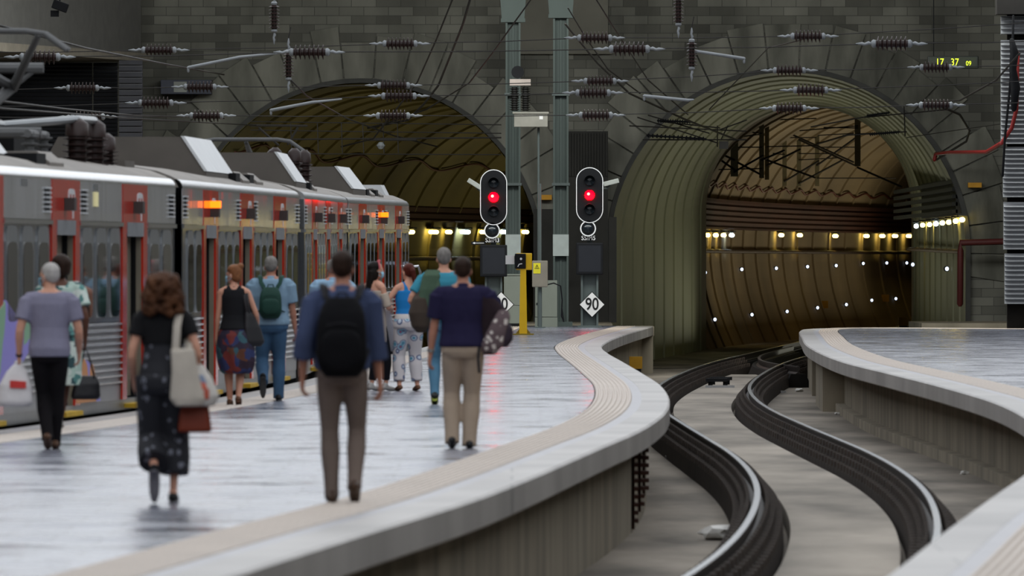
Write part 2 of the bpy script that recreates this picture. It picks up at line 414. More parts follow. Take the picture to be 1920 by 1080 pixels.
a = P(975, 0, 284.9); b = P(1140, 93, 284.9); w = MB(); w.box(a.x, b.x, 284.9, 285.2, b.z, 11); w.box(a.x - 0.1, b.x + 0.1, 284.8, 285.2, b.z - 0.12, b.z); tag(w.build('trim_5', M('smooth_stone_panel', '#66645c', 0.9, 0, 0.15, 0.8)), kind='structure')
# unseen roof slabs and side walls, added to limit sky light to the middle
w = MB(); w.box(-18, 18, 262, 300, 11.8, 12.2); tag(w.build('sky_block_roof', M('grey_roof_underside', '#5a5a58', 0.9)), kind='structure')
w = MB(); w.box(-18, 18, -62, 40, 11.8, 12.2); tag(w.build('sky_block_roof', MATS['grey_roof_underside']), kind='structure')
w = MB(); w.box(-18.4, 18.4, -62.4, -62, BED, 12.2); tag(w.build('sky_block_rear_wall', M('side_wall_render', '#6a675f', 0.9)), kind='structure')  # unseen, added to block light coming from behind the camera
w = MB(); w.box(-18.4, -18, -62, 300, BED, 12); tag(w.build('sky_block_left_wall', M('side_wall_render', '#6a675f', 0.9)), kind='structure')
w = MB(); w.box(18, 18.4, -62, 300, BED, 12); tag(w.build('sky_block_right_wall', MATS['side_wall_render']), kind='structure')

# tunnel linings
w = MB(); w.box(-24, 46, 286, 520, 8.2, 8.6); tag(w.build('sky_block_roof', MATS['grey_roof_underside']), kind='structure')  # unseen cap over the tunnels, added with its walls to shut out sky light
w = MB(); w.box(-24.4, -24, 286, 520, BED, 8.6).box(46, 46.4, 286, 520, BED, 8.6).box(-24, 46, 520, 520.4, BED, 8.6); tag(w.build('sky_block_tunnel_wall', MATS['side_wall_render']), kind='structure')
w = MB(); w.box(-4, 5.2, 391, 391.4, BED, 8.2); tag(w.build('sky_block_tunnel_wall', MATS['side_wall_render']), kind='structure')  # added behind the cut left tunnel to keep sky light out
c_green = M('green_stained_lining', '#8b8b74', 0.6, 0, 0.22, 0.35, (1, 0.25, 0.35), 0.15, 4)
c_yel = M('ochre_stained_lining', '#7d7448', 0.75, 0, 0.3, 0.3, (1, 0.35, 0.5), 0.2, 4)
c_brown = M('brown_stained_lining', '#7d6f56', 0.75, 0, 0.35, 0.35, (1, 0.35, 0.4), 0.2, 4)
c_band = M('rusty_cable_band', '#43261c', 0.8, 0, 0.4, 0.5, (0.3, 0.3, 6), 0.3, 4)
def lining(rings, name, mat, closedends=False):
    m = MB(); m.rings(rings, False, False); o = m.build(name, mat, smooth=False); return tag(o, kind='structure')
# right tunnel, first stretch: tapers to a narrower frame
rings = []; ys = []
y = WZ + 0.2
while y < 345:
    ys += [(y, 0.0), (y + 5.9, 0.0), (y + 5.92, 0.05), (y + 6.1, 0.05), (y + 6.12, 0.0)]; y += 6.15
ys = [q for q in ys if q[0] < 344.9] + [(345.0, 0.0)]
for y, d in ys:
    t = (y - WZ) / 60.0
    x = TR['x'] + (9.6 - TR['x']) * t; rx = TR['r'] - 0.06 + (3.38 - TR['r']) * t - d; s = TR['s'] + (3.3 - TR['s']) * t
    top = TR['s'] + TR['r'] - 0.06 + (6.71 - TR['s'] - TR['r']) * t - d
    rings.append([Vector((px, y, pz)) for px, pz in arch(x, top - s, s, BED, 40, rx)])
lining(rings, 'wall_tunnel_right', c_green)
A = arch(9.6, 3.41, 3.3, BED, 40, 3.38); B = arch(9.9, 4.9, 2.2, BED, 40, 5.2)
k = MB(); k.rings([[Vector((p[0], 345.0, p[1])) for p in A], [Vector((p[0], 345.02, p[1])) for p in B]], False, False)
tag(k.build('wall_tunnel_frame', c_green), kind='structure')
# curved tunnels
def tunnel(ctrl, r, s, mat, nm, tuck=0.8, pitch=5.2, cut=10000, nkeep=53):
    pa = Path(ctrl, 0.5); rr = []; L = 0.0
    A = arch(0, r, s, BED, 36, None, tuck); A2 = arch(0, r - 0.07, s, BED, 36, None, tuck)
    while L < pa.len[-1] - pitch:
        for dl, pr in ((0, A), (pitch - 0.22, A), (pitch - 0.2, A2), (pitch - 0.02, A2)):
            rr.append([pa.off(L + dl, d) + Vector((0, 0, h)) for d, h in pr])
        L += pitch
    rr = [q if i <= cut else q[:nkeep] for i, q in enumerate(rr)]
    lining(rr[:cut + 1], nm, mat)
    if len(rr) > cut + 1: lining([rr[cut][:nkeep]] + rr[cut + 1:], nm, mat)
    return pa
pL = tunnel([(-4.03 + 0.04 * d + d * d / 1400.0, WZ + 0.2 + d) for d in range(0, 106, 15)], 4.75, 1.66, c_yel, 'wall_tunnel_left', cut=43, nkeep=28)
pR = tunnel([(10.3 + 0.06 * d + d * d / 1400.0, 345.1 + d) for d in range(0, 151, 15)], 4.75, 2.2, c_brown, 'wall_tunnel_far')
def wall_at(pa, d, px, h=None, py=None):
    """point on a side wall of a curved tunnel that lies on pixel column px"""
    best = None
    for k in range(0, int(pa.len[-1] * 4)):
        q = pa.off(k / 4.0, d); e = abs(960 + q.x / q.y * F - px)
        if best is None or e < best[0]: best = (e, q, k / 4.0)
    q = best[1].copy(); q.z = h if h is not None else EYE - (py - HOR) * q.y / F
    return q, best[2]
A = arch(TL['x'], TL['r'] + 0.1, TL['s']); B = arch(TL['x'], 4.76, 1.66, BED, 40, None, 0.82)
k = MB(); k.rings([[Vector((p[0], WZ + 0.25, p[1])) for p in A], [Vector((p[0], WZ + 0.28, p[1])) for p in B]], False, False)
tag(k.build('wall_tunnel_frame', c_yel), kind='structure')
# dark cable bands and pipes along the outer wall of each curve
for pa, r, z0, z1, nm in ((pL, 4.75, 2.95, 4.1, 'cable_tray'), (pR, 4.75, 2.75, 3.75, 'cable_tray')):
    b = MB(); prof = [(-r + 0.02, z0), (-r + 0.35, z0 + 0.02)]
    for i in range(5): prof += [(-r + 0.42, z0 + 0.05 + (z1 - z0) * i / 5.5), (-r + 0.34, z0 + 0.12 + (z1 - z0) * i / 5.5)]
    prof += [(-r + 0.5, z1 - 0.1), (-r + 0.5, z1), (-r + 0.1, z1)]
    pa.sweep(b, prof, 2, None)
    tag(b.build(nm, c_band), 'reddish brown cable trays along the left tunnel wall behind the train front' if pa is pL else 'reddish brown cable trays along the curved wall deep in the right tunnel', 'cable tray', 'cable trays on the tunnel walls')
    b = MB(); zz = 2.0 if pa is pR else 1.75
    b.tube([pa.off(l, -r + 0.16) + Vector((0, 0, zz)) for l in pa.len[4::4]], 0.07, 8)
    tag(b.build('water_pipe', M('brown_pipe', '#3b2d24', 0.6), smooth=True), 'brown pipe running below the lamps of the left tunnel wall' if pa is pL else 'brown pipe running below the lamps deep in the right tunnel', 'pipe', 'pipes on the tunnel walls')
# wavy cable hung above the trays
for pa, zc, amp in ((pL, 4.75, 0.14), (pR, 4.2, 0.08)):
    b = MB(); pts = []
    for i in range(0, 240):
        l = 3 + i * 0.5; 
        if l > pa.len[-1] - 1: break
        z = zc - amp * math.sin(l * (0.43 if pa is pL else 1.15)) ; d = -math.sqrt(max(0.1, 4.66 ** 2 - (z - (1.66 if pa is pL else 2.2)) ** 2)); pts.append(pa.off(l, d) + Vector((0, 0, z)))
    b.tube(pts, 0.035, 6)
    tag(b.build('hung_cable', M('red_brown_cable', '#5b2c1e', 0.6), smooth=True), 'sagging red brown cable along the left tunnel vault' if pa is pL else 'sagging red brown cable along the far vault of the right tunnel', 'cable', 'cables hung along the vaults')
# low ledge across the mouth on the left of the train tunnel, kerb by the right wall
w = MB(); w.box(10.6, 17.5, 276, 285, BED, 0.06); tag(w.build('kerb', c_conc), kind='structure')
w = MB(); w.box(-0.6, 2.6, 276.05, 284.9, BED, 0.05); tag(w.build('kerb', c_conc), kind='structure')

# ------------------------------------------------------------------ rails
CL = Path([(-1.3, 30), (0.6, 57), (2.14, 80), (2.6, 88), (3.0, 97), (3.35, 108), (3.52, 117), (3.585, 126), (3.57, 134), (3.5, 142), (3.38, 155), (3.29, 168), (3.32, 182), (3.56, 199), (4.0, 214), (4.62, 230), (5.1, 241), (5.75, 254), (6.15, 261), (6.95, 274), (8.2, 295), (9.4, 315), (11.6, 345), (15.3, 390), (19.0, 420)])
c_rail = M('rail_steel_side', '#2a2420', 0.6, 0.2, 0.3, 4)
c_head = M('polished_rail_head', '#c2c6cc', 0.16, 1.0, 0.06, 1.0, (1, 0.2, 1))
c_rib = M('black_ribbed_rubber', '#2b241f', 0.85, 0, 0.35, 3, spec=0.1)
def rail(pa, off, label):
    r = MB(); h = RAILTOP
    pa.sweep(r, [(off + d, h + z) for d, z in ((-0.07, -0.17), (-0.07, -0.155), (-0.012, -0.135), (-0.012, -0.04), (-0.034, -0.03), (-0.034, -0.003), (0.034, -0.003), (0.034, -0.03), (0.012, -0.04), (0.012, -0.135), (0.07, -0.155), (0.07, -0.17))])
    o = r.build('rail', c_rail); tag(o, label, 'rail', 'running rails of the track between the platforms')
    t = MB(); pa.sweep(t, [(off + d, h + z) for d, z in ((-0.034, -0.01), (-0.03, 0.0), (0.03, 0.0), (0.034, -0.01))]); t.build('rail_head', c_head, o, label='shiny worn top of the rail')
    p = MB(); pa.sweep(p, [(off - 0.2, BED), (off - 0.17, h - 0.175), (off + 0.17, h - 0.175), (off + 0.2, BED)]); p.build('plinth', c_dark, o)
    for sg in (-1, 1):
        b = MB(); L = 0.0; RR = []
        while L < pa.Lz(268):
            for dl, up in ((0.0, 0.0), (0.45, 0.0), (0.5, 0.08), (0.98, 0.08)):
                q, n = pa.at(L + dl)
                RR.append([q + n * (off + sg * dd) + Vector((0, 0, z if z == BED else z + up)) for dd, z in ((0.075, BED), (0.08, h - 0.13), (0.12, h - 0.13), (0.125, h - 0.2), (0.18, h - 0.2), (0.185, h - 0.28), (0.255, h - 0.28), (0.27, BED))])
            L += 1.03
        b.rings(RR); b.build('fastening_strip', c_rib, o)
    return o
rail(CL, -0.867, 'left running rail of the curved track, nearer the crowded platform')
rail(CL, 0.867, 'right running rail of the curved track, nearer the empty platform')
# raised slab between the rails, in lengths with broken edges
sl = MB(); CL.sweep(sl, [(-0.55, BED), (-0.53, BED + 0.17), (0.53, BED + 0.17), (0.55, BED)], CL.Lz(40), CL.Lz(255))
tag(sl.build('track_slab', c_bed2), kind='structure')
# the branch that joins in front of the right tunnel
BR = Path([(6.5, 242), (6.12, 250), (6.02, 258), (6.3, 270), (7.0, 284), (7.9, 300)])
r = MB(); BR.sweep(r, [(d, RAILTOP - 0.02 + z) for d, z in ((-0.07, -0.17), (-0.012, -0.13), (-0.034, -0.03), (-0.034, 0), (0.034, 0), (0.034, -0.03), (0.012, -0.13), (0.07, -0.17))])
o = r.build('rail', c_rail); tag(o, 'rail of the branch joining before the right tunnel mouth', 'rail', 'running rails of the track between the platforms')
p = MB(); BR.sweep(p, [(-0.3, BED), (-0.17, RAILTOP - 0.19), (0.17, RAILTOP - 0.19), (0.3, BED)]); p.build('plinth', c_dark, o)
# ------------------------------------------------------------------ the train
t_steel = M('brushed_stainless_steel', '#c0c2c5', 0.14, 0.45, 0.1, 1.2, (1, 1.0, 0.2), 0.9, 1.1, spec=0.6)
t_grey = M('grey_window_band', '#63666a', 0.14, 0.4, 0.06, 1.5, spec=0.55)
t_red = M('red_door_panel', '#bd2c1a', 0.13, 0.0, 0.06, 1.5, spec=0.6)
t_glass = M('dark_train_glass', '#15171a', 0.04, 0.0, 0.1, 1.0, spec=0.9)
t_frame = M('window_frame_grey', '#8b8f92', 0.3, 0.6, 0.05)
t_blk = M('train_black', '#121315', 0.7, 0, 0.2, spec=0.15)
t_roof = M('dusty_roof', '#7d7872', 0.6, 0.0, 0.15, 1.0)
t_rib = M('bright_steel_rib', '#c9cbcd', 0.18, 0.9, 0.05)
t_door = M('beige_door_leaf', '#7d776a', 0.3, 0, 0.08)
t_box = M('grey_brown_roof_box', '#57524d', 0.6, 0, 0.12, 2.0)
t_white = M('pale_grey_grille', '#c3c6c8', 0.4, 0, 0.06)
t_ins = M('brown_porcelain', '#2c1e1c', 0.4, 0, 0.15)
t_yel = M('yellow_step_edge', '#c9a52e', 0.6, 0, 0.12)
t_amber = ME('amber_display', '#ff6a08', 3.0)
t_graf = MV('spray_paint', [(0.0, '#8f86d8'), (0.22, '#7fae8c'), (0.42, '#d9d9e0'), (0.55, '#c9854a'), (0.7, '#8f86d8'), (0.85, '#c4c457')], 1.3, rough=0.4, distort=0.35)
def ribbed(c, axis, n, pitch, r1, r2):
    prof = [(0, r1)]
    for i in range(n):
        a = pitch * (i + 0.25); prof += [(a, r1), (a + pitch * 0.3, r2), (a + pitch * 0.42, r2), (a + pitch * 0.5, r1)]
    prof.append((pitch * (n + 0.3), r1)); return prof
CARL = 25.0
DOORS = (5.4, 12.7, 20.0)
def make_car():
    root = empty('train_car')
    HW = 1.38; OW = 0.92
    segs = [(0.25, DOORS[0] - HW)] + [(DOORS[i] + HW, DOORS[i + 1] - HW) for i in range(2)] + [(DOORS[2] + HW, CARL - 0.25)]
    b = MB().box(-2.6, -0.5, 0.3, CARL - 0.3, -0.2, 2.5).box(-2.85, -2.6, 0.25, CARL - 0.25, 0, 2.55).box(-2.6, -0.01, 0.25, 0.4, 0, 2.55).box(-2.6, -0.01, CARL - 0.4, CARL - 0.25, 0, 2.55); b.build('body', t_blk, root)
    u = MB().box(-0.5, 0, 0.25, CARL - 0.25, 2.12, 2.56)
    u.build('upper_side', t_steel, root)
    for a, e in segs:
        b = MB().box(-0.5, -0.012, a, e, 1.0, 2.07); b.build('window_band', t_grey, root)
        b = MB().box(-0.5, -0.03, a, e, 0.12, 1.0); o = b.build('lower_side', M('lower_steel', '#96989b', 0.3, 0.3, 0.1, 1.0), root)
        r = MB()
        for i in range(10):
            z = 0.32 + i * 0.073
            r.rings([[Vector((-0.032, y, z - 0.018)), Vector((0.004, y, z - 0.008)), Vector((0.006, y, z + 0.006)), Vector((-0.032, y, z + 0.02))] for y in (a, e)])
        r.build('steel_ribs', t_rib, o)
        b = MB().box(-0.4, 0.02, a, e, 2.07, 2.115); b.build('belt_rail', t_rib, root)
        n = 3 if e - a > 4.2 else 2
        wd = 1.1; gap = 0.36; tot = n * wd + (n - 1) * gap
        s = (a + e) / 2 - tot / 2
        if n == 2: s = (a + 0.85) if a < 1 else a + 0.3
        for i in range(n):
            y = s + i * (wd + gap)
            q = []
            for k in range(24):
                t = 2 * math.pi * k / 24; cx, cz = math.cos(t), math.sin(t)
                q.append((y + wd / 2 + (wd / 2) * math.copysign(abs(cx) ** 0.35, cx), 1.55 + 0.5 * math.copysign(abs(cz) ** 0.3, cz)))
            f = MB(); f.prism([(-0.02, p, z) for p, z in q], (0.024, 0, 0)); fo = f.build('window', t_frame, root)
            c = y + wd / 2
            f = MB(); f.prism([(-0.01, c + (p - c) * 0.86, 1.50 + (z - 1.55) * 0.82 - 0.03) for p, z in q], (0.02, 0, 0)); f.build('pane', t_glass, fo)
        vs_ = {0: [a + 0.5], 1: [e - 0.45], 2: [a + 0.45], 3: [e - 0.5]}[segs.index((a, e))]
        for y in vs_:
            v = MB().box(-0.02, 0.004, y - 0.25, y + 0.25, 2.2, 2.45); vo = v.build('vent', t_blk, root)
            v = MB()
            for i in range(6): v.box(0.0, 0.022, y - 0.27, y + 0.27, 2.195 + i * 0.05, 2.212 + i * 0.05)
            v.build('vent_slats', t_white, vo)
    for k, y in enumerate(DOORS):
        d = MB().box(-0.02, 0.008, y - HW, y + HW, 2.06, 2.552).box(-0.02, 0.006, y - HW, y - OW, 0.12, 2.07).box(-0.02, 0.006, y + OW, y + HW, 0.12, 2.07)
        do = d.build('door_surround', t_red, root)
        MB().box(-0.5, -0.02, y - HW, y - OW, 0.12, 2.07).build('door_pillar', t_door, do); MB().box(-0.08, -0.02, y + OW, y + HW, 0.12, 2.07).build('door_pillar', t_door, do); MB().box(-0.5, -0.08, y + OW - 0.005, y + HW, 0.12, 2.07).build('dark_reveal', t_blk, do)  # deeper part of the far reveal is black, so the opening looks dark
        MB().box(-0.1, 0.014, y - OW, y + OW, 1.96, 2.12).build('door_header', M('grey_door_header', '#74777a', 0.6), do)
        MB().box(-0.2, -0.14, y + 0.1, y + OW, 0.14, 1.98).build('door_leaf', t_door, do)
        MB().box(-0.2, -0.13, y - OW, y - 0.55, 0.14, 1.98).build('door_leaf', t_door, do)
        MB().box(-0.2, -0.17, y - 0.55, y + 0.1, 0.14, 1.98).build('door_glass', t_glass, do)
        # rounded emblem of two joined loops with a stem
        q = [(y + 0.52 + 0.34 * math.copysign(abs(math.cos(t)) ** 0.55, math.cos(t)), 2.34 + 0.12 * math.copysign(abs(math.sin(t)) ** 0.55, math.sin(t))) for t in [2 * math.pi * i / 20 for i in range(20)]]
        m = MB(); m.prism([(0.006, p, z) for p, z in q], (0.006, 0, 0)); m.box(0.006, 0.012, y + 0.6, y + 0.72, 2.14, 2.3); mo = m.build('emblem', t_white, do)
        MB().box(0.008, 0.015, y + 0.32, y + 0.44, 2.28, 2.40).build('emblem_counter', t_red, mo); MB().box(0.008, 0.015, y + 0.6, y + 0.72, 2.28, 2.40).build('emblem_counter', t_red, mo)
        m = MB(); m.box(0.0, 0.12, y - 0.22, y + 0.0, 2.22, 2.36); m.build('door_lamp', M('dark_lamp_box', '#3d3a38', 0.5), root)
        MB().box(-0.1, 0.1, y - 0.85, y + 0.85, 0.02, 0.07).build('step', t_yel, root)
    MB().box(-0.5, -0.035, 0.3, CARL - 0.3, 0.0, 0.12).build('skirt', t_frame, root)
    MB().box(-2.5, -0.25, 0.4, CARL - 0.4, -0.9, -0.1).build('underframe', t_blk, root)
    for y in (3.6, CARL - 3.6): MB().box(-2.4, -0.5, y - 1.4, y + 1.4, BED, -0.4).build('bogie', t_blk, root)
    R = []
    prof = [(-0.0, 2.545), (-0.012, 2.60), (-0.05, 2.645), (-0.13, 2.69), (-0.3, 2.755), (-0.8, 2.85), (-1.425, 2.88), (-2.05, 2.85), (-2.55, 2.755), (-2.72, 2.685), (-2.8, 2.65), (-2.84, 2.6), (-2.85, 2.545)]
    r = MB(); r.rings([[Vector((x, y, z)) for x, z in prof] for y in (0.25, CARL - 0.25)]); r.build('roof', t_roof, root, smooth=True)
    e = MB(); pe = [(0.004, 2.55), (-0.006, 2.6), (-0.03, 2.635), (-0.06, 2.655), (-0.1, 2.66), (-0.05, 2.56)]
    e.rings([[Vector((x, y, z)) for x, z in pe] for y in (0.25, CARL - 0.25)]); e.build('roof_edge', t_rib, root, smooth=True)
    return root
def roof_box(car, y0, y1, z1, xr, xl=-2.5):
    m = MB(); sl = 0.3
    m.prism([(xl, y0, 2.7), (xr, y0, 2.7), (xr, y0, 2.8), (xr - sl, y0, z1), (xl + sl, y0, z1)], (0, y1 - y0, 0)); o = m.build('roof_unit', t_box, car)
    g = MB(); d = 0.012
    g.prism([(xr + d, y0 - 0.02, 2.82), (xr - sl + d, y0 - 0.02, z1 + 0.01), (xr - sl - 0.03, y0 - 0.02, z1 + 0.01), (xr - 0.03, y0 - 0.02, 2.82)], (0, y1 - y0, 0)); go = g.build('roof_unit_grille', t_white, o)
def fairing(car, y, ln=1.4):
    MB().prism([(-0.16, y, 2.66), (-0.16, y, 2.74), (-0.3, y, 2.86), (-0.75, y, 2.86), (-0.75, y, 2.7)], (0, ln, 0)).build('roof_fairing', t_roof, car)
    MB().box(-1.0, -0.2, y - 0.9, y - 0.02, 2.68, 2.83).build('roof_recess', t_blk, car)
def post_insulator(car, x, y, h, n=5, r=0.17):
    m = MB(); m.lathe(ribbed(0, 0, n, h / n, r * 0.62, r), (x, y, 2.75)); m.lathe([(h, r * 0.8), (h + 0.14, r * 0.75), (h + 0.2, r * 0.3)], (x, y, 2.75)); m.build('roof_insulator', t_ins, car, smooth=True)
def pantograph(car, y, raise_=True, x=-1.43):
    c_p = M('grey_pantograph_tube', '#5a5b5c', 0.6, 0.1, 0.1)
    m = MB()
    for s in (-0.55, 0.55):
        m.tube([(x + s, y - 0.9, 3.08), (x + s, y + 0.9, 3.08)], 0.045)
        for yy in (-0.7, 0.7): m.lathe(ribbed(0, 0, 4, 0.08, 0.05, 0.1), (x + s, y + yy, 2.76), n=10)
    m.tube([(x - 0.6, y, 3.1), (x + 0.6, y, 3.1)], 0.06)
    root = m.build('pantograph', c_p, car)
    a = MB()
    if raise_:
        K = Vector((x + 0.12, y + 1.5, 3.62)); H = Vector((x, y - 0.5, 4.16))
        a.limb([(x + 0.1, y, 3.12), (x - 0.1, y + 0.7, 3.35), K], [0.06, 0.06, 0.05], 8); a.limb([(x - 0.2, y, 3.12), K + Vector((-0.1, 0, 0))], 0.02, 6)
        [a.limb([K, H + Vector((sx, 0, 0))], [0.06, 0.035], 8) for sx in (-.62, .62)]; a.limb([K + Vector((-0.3, 0, 0.25)), K, K + Vector((0.3, 0, 0.25))], 0.03, 8)
        a.tube([K + Vector((-0.34, 0, 0.22)), K + Vector((0.34, 0, 0.22))], 0.06)
    else:
        K = Vector((x, y + 1.5, 3.35)); H = Vector((x, y - 0.2, 3.5))
        a.limb([(x, y, 3.12), K], [0.06, 0.05], 8); a.limb([K, H], [0.05, 0.035], 8)
    a.build('pantograph_arm', c_p, root)
    h = MB()
    for dy in (-0.15, 0.15):
        h.tube([H + Vector((-0.9, dy, -0.16)), H + Vector((-0.7, dy, 0.02)), H + Vector((-0.5, dy, 0.05)), H + Vector((0.5, dy, 0.05)), H + Vector((0.7, dy, 0.02)), H + Vector((0.95, dy, -0.16))], 0.03)
    h.tube([H + Vector((0, -0.15, 0.03)), H + Vector((0, 0.15, 0.03))], 0.03); h.build('collector_head', c_p, root)
J = [(-5.62, 101.6, 0.0), (-3.94, 127.0, 0.0), (-2.98, 153.0, 0.02), (-2.74, 178.0, 0.09), (-1.95, 203.0, 0.16)]
proto = make_car(); cars = []
LABS = ['nearest train car, with graffiti low on its side and a raised pantograph',
        'second nearest train car, just past the dark joint, amber sign over its first door',
        'third train car along, mostly behind the man with the black backpack',
        'farthest train car, ending beside the tunnel mouth, with an amber sign over its middle door']
for i in range(4):
    a, b = Vector(J[i]), Vector(J[i + 1]); d = b - a
    c = proto if i == 0 else copy_tree(proto)
    tag(c, LABS[i], 'train car', 'cars of the train at the left platform'); cars.append(c)
for i, c in enumerate(cars):
    a, b = Vector(J[i]), Vector(J[i + 1]); d = b - a
    sc_ = math.hypot(d.x, d.y) / CARL
    c.location = a; c.rotation_euler = (math.atan2(d.z, d.y), 0, -math.atan2(d.x, d.y)); 
    if i < 3:
        g = MB()
        for k in range(4): g.box(-2.55, -0.16 if k % 2 else -0.1, CARL * sc_ - 0.3 + k * 0.12, CARL * sc_ - 0.18 + k * 0.12, -0.3, 2.5 if k % 2 else 2.56)
        g.build('gangway_bellows', t_blk, c)
# what stands on each roof
A, B, C_, D = cars
roof_box(A, 7.0, 12.0, 3.2, -0.55); fairing(A, 12.6); fairing(A, 3.0)
pantograph(A, 16.2, True, -1.25)
for x, y, h in ((-0.68, 20.2, 0.36), (-0.61, 21.4, 0.36), (-0.62, 22.6, 0.22), (-1.7, 21, 0.36)): post_insulator(A, x, y, h)
MB().tube([(-2.3, 15, 3.3), (-1.9, 17, 3.28), (-1.4, 19, 3.22), (-0.68, 20.2, 3.3), (-0.61, 21.4, 3.3)], 0.045).build('roof_busbar', t_frame, A)
MB().box(-2.2, -1.1, 17.5, 20.6, 2.75, 3.1).build('roof_equipment', t_blk, A); MB().box(-0.9, -0.45, 23.3, 24.4, 2.68, 2.86).build('roof_equipment', t_box, A)
roof_box(B, 9.2, 14.5, 3.26, -0.3); fairing(B, 14.5); fairing(B, 17.5)
roof_box(C_, 4.6, 9.5, 3.25, -0.25); fairing(C_, 11.0)
for x, y, h in ((-0.75, 10.5, 0.42), (-0.5, 12.0, 0.42), (-0.9, 14, 0.42), (-0.45, 15.6, 0.42)): post_insulator(C_, x, y, h, 5, 0.13)
MB().box(-1.7, -0.6, 11, 15, 2.75, 3.05).build('roof_equipment', t_blk, C_)
pantograph(C_, 17.5, False)
roof_box(D, 6.3, 11.0, 3.2, -0.2); fairing(D, 12.5); fairing(D, 16.0)
MB().prism([(-0.9, 21.5, 2.75), (-0.3, 21.5, 2.75), (-0.4, 21.5, 2.95), (-0.8, 21.5, 2.95)], (0, 1.6, 0)).build('roof_equipment', t_white, D)
# the driver's end
m = MB(); m.rings([[Vector((-1.425 + (x + 1.425) * k, CARL + yy, z)) for x, z in ((0, -0.3), (0, 1.0), (0, 2.5), (-0.15, 2.68), (-1.425, 2.8), (-2.7, 2.68), (-2.85, 2.5), (-2.85, 1), (-2.85, -0.3))] for k, yy in ((1, -0.3), (0.97, 0.3), (0.86, 0.75))])
m.build('cab_end', t_steel, D, smooth=True)
MB().tube([(0.0, CARL + 0.1, 1.4), (0.16, CARL + 0.15, 1.42), (0.2, CARL + 0.15, 1.3), (0.2, CARL + 0.15, 0.9)], 0.025).build('grab_rail', t_rib, D)
for c, k in ((B, 0), (D, 1)):
    y = DOORS[k]; MB().box(0.0, 0.13, y - 0.24, y + 0.02, 2.335, 2.42).build('amber_display', t_amber, c)
# yellow lit side panel, number plates and graffiti on the nearest car
MB().box(0.0, 0.012, 15.55, 15.95, 2.28, 2.44).build('side_lamp', ME('pale_yellow_panel', '#d8cf9a', 0.25), A)
MB().box(0.0, 0.006, 15.5, 16.0, 2.46, 2.53).build('number_plate', t_frame, A); MB().box(0.0, 0.006, 8.4, 9.0, 2.46, 2.53).build('number_plate', t_frame, A)
rnd = random.Random(4)
q = [(5.5, 0.1), (5.5, 1.05), (7.0, 1.28), (8.0, 1.12), (9.2, 1.3), (10.2, 1.0), (11.2, 1.12), (12.0, 0.9), (14.2, 0.5), (15.2, 0.14)]
MB().prism([(-0.02, y, z) for y, z in q if y < 11.8], (0.03, 0, 0)).build('graffiti', t_graf, A)
MB().prism([(-0.02, y, z) for y, z in ((13.7, 0.14), (13.7, 0.5), (14.4, 0.62), (15.4, 0.55), (16.2, 0.14))], (0.03, 0, 0)).build('graffiti', t_graf, A)
# ------------------------------------------------------------------ signals
s_blk = M('signal_black', '#101114', 0.7, 0, 0.1, spec=0.15); s_rim = M('white_rim', '#c9cacc', 0.5, 0, 0.04)
s_post = M('galvanised_post', '#4a5251', 0.6, 0.1, 0.2, 1.5, (1, 1, 0.3)); s_wht = M('white_enamel', '#c8c7c6', 0.5, 0, 0.03)
s_lens = M('dark_lens', '#151c22', 0.1, 0, 0.1); s_red = ME('red_signal_light', '#ff0002', 70.0); s_core = ME('signal_filament', '#ff6a50', 12.0)
s_txt = M('pale_lettering', '#d5d5d5', 0.6, 0, 0.02); s_btxt = M('black_lettering', '#0c0c0d', 0.6, 0, 0.02)
s_scr = M('black_screen', '#1b1d22', 0.25, 0, 0.1)
def stadium(w, h, n=16):
    r = w / 2; q = [(r * math.cos(math.pi * i / n), h / 2 - r + r * math.sin(math.pi * i / n)) for i in range(n + 1)]
    return q + [(r * math.cos(math.pi + math.pi * i / n), -h / 2 + r + r * math.sin(math.pi + math.pi * i / n)) for i in range(n + 1)]
def plate(q, x, y, z, d, M4=None): return MB().prism([(x + a, y, z + b) for a, b in q], (0, d, 0))
def ringplate(q, q2, x, y, z, d):
    m = MB(); m.rings([[Vector((x + a, yy, z + b)) for a, b in qq] for qq, yy in ((q, y + d), (q, y), (q2, y), (q2, y + d))], False); return m
def circ(r, n=24): return [(r * math.cos(2 * math.pi * i / n), r * math.sin(2 * math.pi * i / n)) for i in range(n)]
